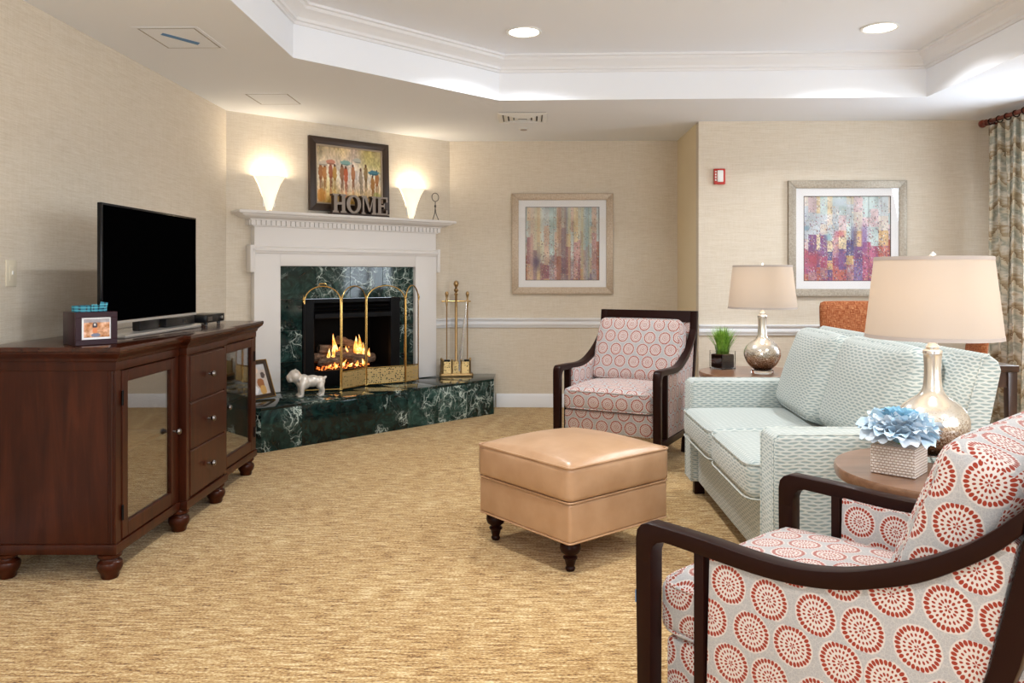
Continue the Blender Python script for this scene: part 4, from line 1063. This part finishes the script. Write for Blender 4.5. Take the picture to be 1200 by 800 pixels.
# --- television
CZ = .931
tv = thing('television', 'flat screen television with black screen standing on the cabinet', 'television', (-1.83, 3.83, CZ))
MB().box(-.008, .012, -.482, .482, .066, .592, .003).build('housing', 'tv_black', tv)
MB().box(.012, .0135, -.470, .470, .082, .582).build('screen', 'tv_screen', tv)
MB().box(.0095, .0140, -.480, .480, .066, .078, .001, 1).build('lower_bezel', 'silver', tv)
MB().box(-.045, -.006, -.30, .30, .10, .36, .01).build('rear_cover', 'plastic_black', tv)
st = MB().prism([(-.16, -.30), (-.02, -.36), (.045, -.35), (.05, -.20), (.05, .38), (.045, .47), (-.02, .46), (-.16, .36)], flat, .0, .016, .004).build('stand_base', 'silver', tv)
MB().box(-.05, -.012, -.10, .10, .016, .13, .006).build('stand_neck', 'plastic_black', tv)
t = thing('cable_box', 'slim black cable box tucked under the television', 'cable box', (-1.865, 4.12, CZ + .0165))
MB().box(-.07, .035, -.14, .20, .0, .044, .003).build('case', 'plastic_black', t)
MB().box(.0345, .0365, .05, .09, .012, .030).build('display', 'tv_black', t)
t = thing('media_player', 'small black media player beside the television at the cabinet end', 'media player', (-1.86, 4.55, CZ))
for y in (-.09, .09):
    for x in (-.06, .035): MB().lathe([(.010, 0), (.010, .012)], 10, (x, y, 0)).build('foot', 'plastic_black', t)
MB().box(-.08, .055, -.13, .13, .012, .058, .003).build('case', 'plastic_black', t)
MB().box(.054, .0565, -.11, -.05, .022, .046).build('front_panel', 'pewter', t)
MB().lathe([(.009, 0), (.009, .004), (.0001, .005)], 12).xf(Matrix.Translation((.055, .09, .035)) @ Matrix.Rotation(PI / 2, 4, 'Y')).build('power_button', 'silver', t)
o = MB().tube(catmull([(-1.93, 3.92, CZ + .02), (-1.88, 3.93, CZ + .05), (-1.86, 3.96, CZ + .03), (-1.88, 3.98, CZ + .022)], 5), .003, 6).shift((1.83, -3.83, -CZ)).build('cable', 'brass', tv)
o['label'] = 'thin yellow cable'
# --- photo box and plaid collar
pa = math.radians(48)
pb = thing('photo_box', 'dark plum wooden keepsake box with a photo window on its front', 'box', (-1.803, 3.124, CZ), pa)
BW, BD, BH = .160, .14, .132
MB().box(0, BW, .006, BD, 0, BH, .002).build('body', 'photo_box', pb)
m = MB()
for q in ((0, BW, 0, .022), (0, BW, BH - .022, BH), (0, .024, .022, BH - .022), (BW - .024, BW, .022, BH - .022)): m.box(q[0], q[1], -.004, .0065, q[2], q[3], .001, 1)
m.build('front_frame', 'photo_box', pb)
m = MB().box(.024, BW - .024, .002, .006, .022, BH - .022).build('photo_border', 'mat_board', pb)
print_plane('photo', photo_print(2), 0, 0, pb, lambda a, b: (.033 + a * (BW - .062), .0016, .030 + b * (BH - .058)))
co = thing('pet_collar', 'teal plaid pet collar coiled on top of the keepsake box', 'collar', (-1.803, 3.228, CZ + BH + .0005), pa)
m = MB(); n = 36
for r in range(n):
    pass
ring = [(.066 * math.cos(a), .050 * math.sin(a)) for a in np.linspace(0, 2 * PI, n, False)]
vs = []
for x, y in ring:
    l = math.hypot(x, y); ux, uy = x / l, y / l
    vs += [(x, y, 0), (x, y, .024), (x - ux * .003, y - uy * .003, .024), (x - ux * .003, y - uy * .003, 0)]
fs = []
for k in range(n):
    a, b_ = 4 * k, 4 * ((k + 1) % n)
    for j in range(4): fs.append((a + j, b_ + j, b_ + (j + 1) % 4, a + (j + 1) % 4))
m.add(vs, fs).build('strap', 'plaid', co)
MB().box(-.012, .012, -.058, -.048, -.0, .030, .003).build('buckle', 'plaid', co)
MB().prism([(.0, .0), (.03, .0), (.034, .02), (.006, .024)], lambda a, b, t: ((.018 + a), -.054 + t, b + .016), -.002, .002).build('strap_end', 'plaid', co)

# ------------------------------------------------------------------ ottoman
ot = thing('ottoman', 'square tan leather ottoman on dark turned legs', 'ottoman', (0, 0, 0))
near, lft, rgt = Vector((.146, 3.177)), Vector((-.2126, 3.674)), Vector((.605, 3.57))
ex = (rgt - near).normalized(); S = .605
ot.location = (near.x + (rgt - near).x / 2 + (lft - near).x / 2, near.y + (rgt - near).y / 2 + (lft - near).y / 2, 0)
ot.rotation_euler = (0, 0, math.atan2(ex.y, ex.x))
h = S / 2
def sq_path(hh, r, z, crown=0, k=6, bow=0):
    out = []
    for cx, cy, a0 in ((hh - r, hh - r, 0), (-hh + r, hh - r, PI / 2), (-hh + r, -hh + r, PI), (hh - r, -hh + r, 3 * PI / 2)):
        for j in range(k + 1): a = a0 + PI / 2 * j / k; out.append((cx + r * math.cos(a), cy + r * math.sin(a), z))
    res = []
    n = len(out)
    for i in range(n):
        a, b_ = Vector(out[i]), Vector(out[(i + 1) % n]); st = 10 if (b_ - a).length > .1 else 1
        for j in range(st):
            p = a + (b_ - a) * (j / st); t = j / st
            p.z += crown * 4 * t * (1 - t) if st > 1 else 0
            if st > 1:
                d = Vector((p.x, p.y, 0)); ax = 0 if abs(p.x) > abs(p.y) else 1; p[ax] += math.copysign(bow * 4 * t * (1 - t), p[ax])
            res.append(p[:])
    return res
MB().box(-h, h, -h, h, .128, .292, .016, 4).build('base', 'leather', ot)
MB().cushion(S + .012, S + .012, .145, .022, .050, 0, .012, 16, Matrix.Translation((0, 0, .366))).build('top_cushion', 'leather', ot, sharp=60)
MB().tube(sq_path(h + .001, .02, .2935), .0045, 6, True).build('piping', 'leather', ot)
MB().tube(sq_path(h + .005, .022, .436, 0, 6, .0), .0048, 6, True).build('piping', 'leather', ot)
MB().tube(sq_path(h - .001, .016, .130), .004, 6, True).build('piping', 'leather', ot)
LEG = [(.016, 0), (.019, .005), (.021, .012), (.017, .02), (.024, .046), (.030, .052), (.030, .058), (.022, .063), (.024, .068), (.038, .078), (.044, .094), (.042, .110), (.032, .122), (.028, .129)]
l0 = None
for sx in (-1, 1):
    for sy in (-1, 1):
        c_ = (sx * (h - .055), sy * (h - .055), 0)
        if l0 is None: l0 = MB().lathe(LEG, 20).build('turned_leg', 'espresso', ot); l0.location = c_
        else: clone(l0, ot, c_)

# ------------------------------------------------------------------ armchairs
def make_armchair(label, loc, rz):
    t = thing('armchair', label, 'armchair', loc, rz, 'medallion print armchairs')
    HW, TH = .365, .048
    top = [(-.030, .52), (-.030, .575), (-.026, .595), (-.014, .609), (.005, .616), (.156, .614), (.286, .608), (.381, .610), (.468, .626), (.542, .651), (.617, .684), (.693, .729), (.748, .774), (.800, .828)]
    bot = [(.790, .775), (.748, .732), (.693, .690), (.623, .646), (.536, .610), (.468, .589), (.381, .575), (.286, .571), (.146, .577), (.052, .580), (.034, .574), (.022, .562), (.016, .545), (.016, .52)]
    ctop = [(-.030, .52), (-.030, .575), (-.026, .595), (-.014, .609)] + [p for p in catmull([(x, z, 0) for x, z in top[4:]], 4)]
    cbot = [p for p in catmull([(x, z, 0) for x, z in bot[:9]], 4)] + bot[9:]
    outl = [(p[0], p[1]) for p in ctop] + [(p[0], p[1]) for p in cbot]
    rear = [(.575, 0), (.613, 0), (.705, .30), (.788, .55), (.838, .77), (.862, .955), (.822, .955), (.793, .77), (.740, .53), (.655, .28)]
    for s in (-1, 1):
        f = lambda a, b, x: (x, a, b); x0, x1 = s * HW, s * (HW - TH)
        MB().prism(outl, f, x0, x1, .004).build('arm', 'espresso', t)
        MB().prism([(-.0298, .575), (.0158, .575), (.0158, .50), (.013, 0), (-.022, 0), (-.0298, .50)], f, x0 - s * .0002, x1 + s * .0002, .003).build('leg', 'espresso', t)
        MB().prism(rear, f, x0, x1, .004).build('leg', 'espresso', t)
        MB().prism([(.134, .165), (.160, .165), (.160, .585), (.134, .585)], f, s * (HW - .006), x1, .002).build('arm_slat', 'espresso', t)
        MB().prism([(.012, .125), (.625, .125), (.635, .168), (.012, .168)], f, s * (HW - .004), x1, .002).build('side_rail', 'espresso', t)
        pan = [(.162, .170), (.628, .170), (.735, .52), (.782, .755)] + [(p[0], p[1] + .006) for p in cbot if p[0] < .78 and p[0] > .164]
        MB().prism(pan, f, s * (HW - .010), s * (HW - .062), .004).build('side_panel', 'medallion', t, uvoff=(.02, .03))
    iw = HW - .064
    MB().box(-iw, iw, .012, .70, .185, .330, .014, 3).build('seat_base', 'medallion', t)
    MB().box(-HW + TH, HW - TH, .0, .03, .13, .18, .003).build('front_rail', 'espresso', t) if False else None
    sc = MB().cushion(2 * iw + .006, .60, .135, .03, .028, 0, .010, 14, Matrix.Translation((0, .290, .402))).build('seat_cushion', 'medallion', t, sharp=60, uvoff=(.05, .02))
    def rim(hx, hy, z, r=.03):
        return [(math.copysign(abs(math.cos(a)) ** .18, math.cos(a)) * hx, math.copysign(abs(math.sin(a)) ** .18, math.sin(a)) * hy, z) for a in np.linspace(0, 2 * PI, 72, False)]
    for z in (.457, .345): MB().tube([(x, y + .290, zz) for x, y, zz in rim(iw + .004, .301, z)], .0045, 6, True).build('piping', 'medallion', sc)
    tilt = math.radians(-21)
    T = Matrix.Translation((0, .636, .672)) @ Matrix.Rotation(tilt, 4, 'X')
    bc = MB().cushion(2 * iw + .004, .155, .452, .035, .006, 0, .022, 14, T).build('back_cushion', 'medallion', t, sharp=60, uvoff=(.01, .06))
    rim2 = [(x, -.066, z) for x, z, _ in rim(iw - .004, .219, 0)]
    MB().tube(rim2, .0045, 6, True).xf(T).build('piping', 'medallion', bc)
    MB().prism([(.70, .20), (.735, .20), (.848, .90), (.815, .90)], lambda a, b, x: (x, a, b), -HW + TH, HW - TH, .006).build('back_panel', 'medallion', t)
    MB().prism([(.806, .875), (.843, .875), (.862, .955), (.822, .955)], lambda a, b, x: (x, a, b), -HW + TH - .001, HW - TH + .001, .003).build('top_rail', 'espresso', t)
    return t
ac = make_armchair('medallion print armchair with dark wood frame standing near the back wall', (.495, 5.115, 0), math.radians(-27))
fc = dup(ac, (.543, 2.178, 0), math.radians(-136.2), 'large medallion print armchair with dark curved arms nearest the viewer')
MB().box(.340, .362, -.0325, -.0305, .415, .445).build('tape_scrap', 'blue_tape', fc)['label'] = 'scrap of blue tape'

# ------------------------------------------------------------------ sofa (faces -x)
so = thing('loveseat', 'pale seafoam woven two seat sofa with track arms and loose cushions', 'sofa', (0, 0, 0))
Y0, Y1, AW, XF = 2.895, 4.53, .17, .885
for a, b_ in ((Y0, Y0 + AW), (Y1 - AW, Y1)):
    ar = MB().prism([(XF, .085), (1.55, .085), (1.60, .60), (1.58, .632), (XF + .02, .632), (XF, .615)], lambda x, z, y: (x, y, z), a, b_, .014).build('arm', 'sofa', so, sharp=60)
    for y in (a + .012, b_ - .012): MB().tube([(XF - .001, y, .09), (XF - .001, y, .615), (XF + .02, y, .632), (1.50, y, .633)], .004, 6).build('piping', 'sofa', ar)
MB().box(XF + .035, 1.55, Y0 + AW - .002, Y1 - AW + .002, .085, .345, .012, 2).build('seat_deck', 'sofa', so)
CW = (Y1 - Y0 - 2 * AW) / 2
for k in range(2):
    yc = Y0 + AW + CW * (k + .5)
    c_ = MB().cushion(.66, CW - .006, .145, .035, .018, 0, .010, 14, Matrix.Translation((XF - .045 + .33, yc, .418))).build('seat_cushion', 'sofa', so, sharp=60)
    for z in (.484, .352):
        MB().tube([(XF - .045 + .33 + math.copysign(abs(math.cos(a)) ** .16, math.cos(a)) * .336, yc + math.copysign(abs(math.sin(a)) ** .16, math.sin(a)) * (CW / 2 - .001), z) for a in np.linspace(0, 2 * PI, 72, False)], .004, 6, True).build('piping', 'sofa', c_)
bk = MB().prism([(1.475, .085), (1.48, .40), (1.632, .915), (1.655, .928), (1.690, .900), (1.70, .87), (1.635, .56), (1.60, .085)], lambda x, z, y: (x, y, z), Y0 + .004, Y1 - .004, .008).build('back', 'sofa', so, sharp=50)
MB().tube([(1.50, Y0 + .004, .45), (1.632, Y0 + .004, .915), (1.655, Y0 + .004, .928)], .004, 6).build('piping', 'sofa', bk)
for k, (yc, w, dx, rz) in enumerate(((3.43, .64, .0, .03), (4.05, .64, -.03, -.06))):
    T = Matrix.Translation((1.478 + dx, yc, .712)) @ Matrix.Rotation(rz, 4, 'Z') @ Matrix.Rotation(math.radians(19), 4, 'Y')
    c_ = MB().cushion(.155, w, .43, .05, .012, 0, .040, 14, T).build('back_cushion', 'sofa', so, sharp=60)
    MB().tube([(-.045, math.copysign(abs(math.cos(a)) ** .22, math.cos(a)) * (w / 2 - .002), math.copysign(abs(math.sin(a)) ** .22, math.sin(a)) * .214) for a in np.linspace(0, 2 * PI, 72, False)], .0045, 6, True).xf(T).build('piping', 'sofa', c_)
for x in (XF + .06, 1.52):
    for y in (Y0 + .07, Y1 - .07): MB().box(x - .028, x + .028, y - .028, y + .028, 0, .086, .003).build('foot', 'espresso', so)

# ------------------------------------------------------------------ side tables, lamps
TZ = .60
def side_table(loc, label):
    t = thing('side_table', label, 'side table', loc, 0, 'round side tables')
    MB().lathe([(.0001, TZ - .040), (.325, TZ - .040), (.338, TZ - .034), (.342, TZ - .020), (.342, TZ - .006), (.338, TZ), (.0001, TZ)], 64).build('table_top', 'walnut', t)
    for k in range(3):
        a = k * 2 * PI / 3 + .9; c_, s_ = math.cos(a), math.sin(a)
        MB().tube([(c_ * .26, s_ * .26, 0), (c_ * .22, s_ * .22, .25), (c_ * .25, s_ * .25, TZ - .041)], [.014, .020, .024], 10).build('leg', 'dark_table', t)
    MB().lathe([(.0001, .17), (.20, .17), (.205, .18), (.20, .192), (.0001, .192)], 40).build('lower_shelf', 'walnut', t)
    return t
NT_, FT_ = (1.325, 2.53), (1.425, 5.07)
side_table((*NT_, 0), 'round walnut side table between the sofa and the nearest armchair')
side_table((*FT_, 0), 'round walnut side table in the alcove behind the sofa')
def lamp(loc, label):
    t = thing('table_lamp', label, 'lamp', loc, 0, 'mercury glass lamps')
    MB().lathe([(.0001, 0), (.066, 0), (.068, .004), (.068, .018), (.064, .022), (.0001, .022)], 40).build('acrylic_base', 'acrylic', t)
    prof = [(.050, .023), (.060, .030), (.088, .058), (.106, .092), (.112, .120), (.107, .150), (.090, .178), (.066, .198), (.046, .212), (.034, .228), (.0285, .250), (.026, .300), (.0285, .345), (.029, .352), (.0001, .352)]
    pr = [(max(p[0], .0001), p[1]) for p in catmull([(r, z, 0) for r, z in prof], 3)]
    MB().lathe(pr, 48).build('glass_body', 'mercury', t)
    MB().lathe([(.030, .352), (.030, .360), (.020, .366), (.022, .372), (.014, .382), (.011, .40), (.011, .47), (.0001, .47)], 24).build('neck_cap', 'chrome', t)
    sh = MB(); R0, R1, z0, z1 = .208, .178, .402, .672
    sh.lathe([(R0, z0), (R0 + (R1 - R0) * .5, (z0 + z1) / 2), (R1, z1), (R1 - .002, z1), (R0 + (R1 - R0) * .5 - .002, (z0 + z1) / 2), (R0 - .002, z0), (R0, z0)], 64, caps=False)
    s_ = sh.build('shade', 'shade', t)
    for r, z, d in ((R0 + .0012, z0, 1), (R1 + .0012, z1, -1)):
        q = -.0016 if d > 0 else .0014
        MB().lathe([(r, z), (r + q * .9, z + d * .012), (r - .005 + q, z + d * .012), (r - .005, z), (r, z)], 64, caps=False).build('shade_trim', 'linen_trim', s_)
    m = MB()
    for k in range(3): a = k * 2 * PI / 3; m.tube([(.008 * math.cos(a), .008 * math.sin(a), z1 - .015), ((R1 - .004) * math.cos(a), (R1 - .004) * math.sin(a), z1 - .008)], .002, 6)
    m.build('spider', 'chrome', t)
    MB().tube([(.012, 0, .44), (.05, 0, .53), (.035, 0, .62), (0, 0, z1 - .01), (-.035, 0, .62), (-.05, 0, .53), (-.012, 0, .44)], .002, 6).build('harp', 'chrome', t)
    MB().lathe([(.006, z1 - .02), (.006, z1), (.011, z1 + .006), (.006, z1 + .014), (.0001, z1 + .018)], 12).build('finial', 'chrome', t)
    l = bpy.data.lights.new('lamp_bulb', 'POINT'); l.energy = LAMP_W; l.color = (1, .86, .68); l.shadow_soft_size = .03
    o = bpy.data.objects.new('lamp_bulb', l); COL.objects.link(o); o.parent = t; o.location = (0, .0, .55)
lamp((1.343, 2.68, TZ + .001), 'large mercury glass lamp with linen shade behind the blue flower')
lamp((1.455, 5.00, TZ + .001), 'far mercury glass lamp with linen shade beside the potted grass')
# potted grass
pg = thing('potted_grass', 'small green grass plant in a square glass cube by the far lamp', 'plant', (1.265, 5.235, TZ + .001), .5)
pw = .058
m = MB()
for q in ((-pw, pw, -pw, -pw + .004), (-pw, pw, pw - .004, pw), (-pw, -pw + .004, -pw + .004, pw - .004), (pw - .004, pw, -pw + .004, pw - .004)): m.box(*q, 0, .118)
m.box(-pw, pw, -pw, pw, 0, .006).build('glass_cube', 'acrylic', pg)
MB().box(-pw + .006, pw - .006, -pw + .006, pw - .006, .008, .095, .006).build('soil', 'soil', pg)
m = MB(); rnd = random.Random(12)
for k in range(420):
    a = rnd.uniform(0, 2 * PI); r0 = rnd.uniform(0, .04); L = rnd.uniform(.12, .20); out = rnd.uniform(.01, .11) * (.4 + r0 / .04 * .6); w = rnd.uniform(.0018, .0032)
    bx, by = r0 * math.cos(a), r0 * math.sin(a); ca, sa = math.cos(a), math.sin(a); tx, ty = -sa * w, ca * w
    vs = []
    for j, t in enumerate((0, .4, .75, 1)):
        d = out * t ** 1.8; zz = .09 + L * (t - .12 * t * t * out / .1); ww = (1, .95, .65, .05)[j]
        vs += [(bx + ca * d - tx * ww, by + sa * d - ty * ww, zz), (bx + ca * d + tx * ww, by + sa * d + ty * ww, zz)]
    m.add(vs, [(2 * j, 2 * j + 1, 2 * j + 3, 2 * j + 2) for j in range(3)])
tag(m.build('grass_blades', 'grass', pg), kind='stuff')
# blue flower in a ribbed square pot
fa = math.atan2(.1, .089)
fp = thing('flower_pot', 'pale blue silk peony in a white ribbed square pot', 'flower', (1.150, 2.500, TZ + .001), fa)
MB().box(-.064, .064, -.064, .064, 0, .088, .002).build('pot', 'planter', fp)
def petal_mesh(L, Wd, cup, ruff, sd):
    rnd = random.Random(sd); m = MB(); nu, nv = 10, 7; vs = []
    for i in range(nv + 1):
        t = i / nv; wd = Wd * (math.sin(min(1, t * 1.08 + .10) * PI * .62)) ** .8
        for j in range(nu + 1):
            s_ = j / nu * 2 - 1
            x = s_ * wd; y = L * t * (1 - .12 * s_ * s_ * t); z = cup * (s_ * s_) * wd * 1.4 + math.sin(t * 1.7) * L * .28 - t * t * L * .15
            z += math.sin(s_ * 5 + sd) * ruff * t * t; y += math.sin(s_ * 6 + sd * 2) * ruff * .7 * t * t
            vs.append((x, y, z))
    m.add(vs, [(i * (nu + 1) + j, i * (nu + 1) + j + 1, (i + 1) * (nu + 1) + j + 1, (i + 1) * (nu + 1) + j) for i in range(nv) for j in range(nu)])
    return m
protos = [petal_mesh(.078, .030, .5, .006, 1), petal_mesh(.090, .033, .35, .007, 2), petal_mesh(.062, .026, .7, .006, 3), petal_mesh(.044, .021, .9, .005, 4)]
po = []
rnd = random.Random(31)
ctr = Vector((-.004, -.004, .118))
layers = [(1, 17, -.10, .028), (1, 17, .14, .030), (0, 17, .36, .028), (0, 16, .56, .026), (2, 15, .74, .026), (2, 13, .92, .022), (3, 12, 1.08, .018), (3, 9, 1.24, .011), (3, 6, 1.40, .005)]
made = {}
for li, (pi_, cnt, el, rad) in enumerate(layers):
    for k in range(cnt):
        a = 2 * PI * (k + .5 * (li % 2)) / cnt + rnd.uniform(-.12, .12); e_ = el + rnd.uniform(-.12, .12)
        key = (pi_, li >= 5)
        if key not in made: o = protos[pi_].build('petal', 'petal_heart' if li >= 5 else 'petal', fp, sharp=80); made[key] = o
        else: o = clone(made[key], fp)
        mt = Matrix.Translation(ctr + Vector((math.cos(a) * rad, math.sin(a) * rad, (li - 2) * .0048))) @ Matrix.Rotation(a - PI / 2, 4, 'Z') @ Matrix.Rotation(e_, 4, 'X')
        o.matrix_local = mt @ Matrix.Scale(rnd.uniform(.88, 1.1), 4)
MB().sphere(tuple(ctr), .034, 12, 8, (1, 1, .8)).build('flower_heart', 'petal_heart', fp)
MB().tube([(0, 0, .05), (-.004, -.004, .11)], .006, 6).build('stem', 'grass', fp)

# ------------------------------------------------------------------ table and chairs behind the sofa
dt = thing('game_table', 'dark wooden table standing between the sofa and the curtain', 'table', (2.165, 4.56, 0))
MB().box(-.365, .365, -.40, .40, .71, .745, .006).build('table_top', 'dark_table', dt)
MB().box(-.33, .33, -.38, -.36, .63, .71).box(-.33, .33, .36, .38, .63, .71).box(-.33, -.31, -.36, .36, .63, .71).box(.31, .33, -.36, .36, .63, .71).build('apron', 'dark_table', dt)
for sx in (-1, 1):
    for sy in (-1, 1): MB().prism([(-.024, .71), (.024, .71), (.017, 0), (-.017, 0)], lambda a, b, t: (sx * .335 + a, sy * .37 + t, b), -.022, .022, .003).build('leg', 'dark_table', dt)
def dining_chair(loc, rz, label):
    t = thing('dining_chair', label, 'chair', loc, rz, 'rust woven chairs at the table')
    T = Matrix.Translation((0, .225, .76)) @ Matrix.Rotation(math.radians(-8), 4, 'X')
    MB().cushion(.47, .055, .54, .025, .004, 0, .008, 10, T).build('backrest', 'woven', t, sharp=60)
    MB().cushion(.48, .46, .085, .03, .018, 0, .006, 10, Matrix.Translation((0, 0, .435))).build('seat', 'woven', t, sharp=60)
    MB().box(-.215, .215, -.205, .205, .34, .393, .004).build('seat_frame', 'dark_table', t)
    for sx in (-1, 1):
        for sy in (-1, 1): MB().prism([(-.02, .34), (.02, .34), (.013, 0), (-.013, 0)], lambda a, b, u: (sx * .19 + a, sy * .185 + u, b), -.018, .018, .002).build('leg', 'dark_table', t)
        MB().tube([(sx * .18, .20, .38), (sx * .18, .245, .60)], .014, 8).build('back_post', 'dark_table', t)
dining_chair((2.28, 5.36, 0), .06, 'rust orange woven chair with its back rising behind the sofa')
dining_chair((2.93, 5.72, 0), math.radians(-108), 'rust woven chair half hidden behind the large lamp shade')

# ------------------------------------------------------------------ curtain
cu = thing('curtain', 'floor length leaf patterned curtain at the right edge', 'curtain', (3.5, 5.75, 0))
ny, nz = 120, 24; ya, yb_ = -.14, .37; vs = []
for i in range(nz + 1):
    z = .012 + (2.335 - .012) * i / nz
    for j in range(ny + 1):
        t = j / ny; y = ya + (yb_ - ya) * t
        amp = .046 * (.75 + .25 * math.sin(t * 23)); ph = t * 2 * PI * 5.5
        x = amp * math.sin(ph + .25 * math.sin(z * 2.1 + t * 9)) ; y += .014 * math.sin(2 * ph + z)
        vs.append((x, y + .01 * math.sin(z * 3 + t * 12), z))
m = MB().add(vs, [(i * (ny + 1) + j, i * (ny + 1) + j + 1, (i + 1) * (ny + 1) + j + 1, (i + 1) * (ny + 1) + j) for i in range(nz) for j in range(ny)])
pn = m.build('panel', 'curtain', cu, sharp=80)
lay = pn.data.uv_layers[0]
for lp in pn.data.loops:
    k = lp.vertex_index; lay.data[lp.index].uv = ((k % (ny + 1)) / ny * .9, (k // (ny + 1)) / nz * 2.3)
sm = pn.modifiers.new('thickness', 'SOLIDIFY'); sm.thickness = .003
rd = thing('curtain_rod', 'reddish wooden curtain rod with dark rings near the ceiling', 'curtain rod', (3.5, 5.75, 2.378))
MB().tube([(0, -2.95, 0), (0, .42, 0)], .016, 14).build('pole', 'rod_wood', rd)
MB().lathe([(.0001, .055), (.018, .05), (.030, .034), (.030, .018), (.020, .006), (.018, -.01), (.024, -.016), (.024, -.028), (.016, -.03)], 18).xf(Matrix.Translation((0, .445, 0)) @ Matrix.Rotation(-PI / 2, 4, 'X')).build('finial', 'rod_wood', rd)
for k in range(5):
    y = .355 - k * .102
    MB().tube([(.024 * math.cos(a), y + .006 * math.sin(a), .024 * math.sin(a) - .006) for a in np.linspace(0, 2 * PI, 18, False)], .0045, 6, True).build('ring', 'espresso', rd)
MB().tube([(.155, .40, -.01), (.05, .40, -.01), (.0, .40, -.018)], .009, 8).build('bracket', 'rod_wood', rd)
MB().tube([(.155, -2.85, -.01), (.05, -2.85, -.01), (.0, -2.85, -.018)], .009, 8).build('bracket', 'rod_wood', rd)
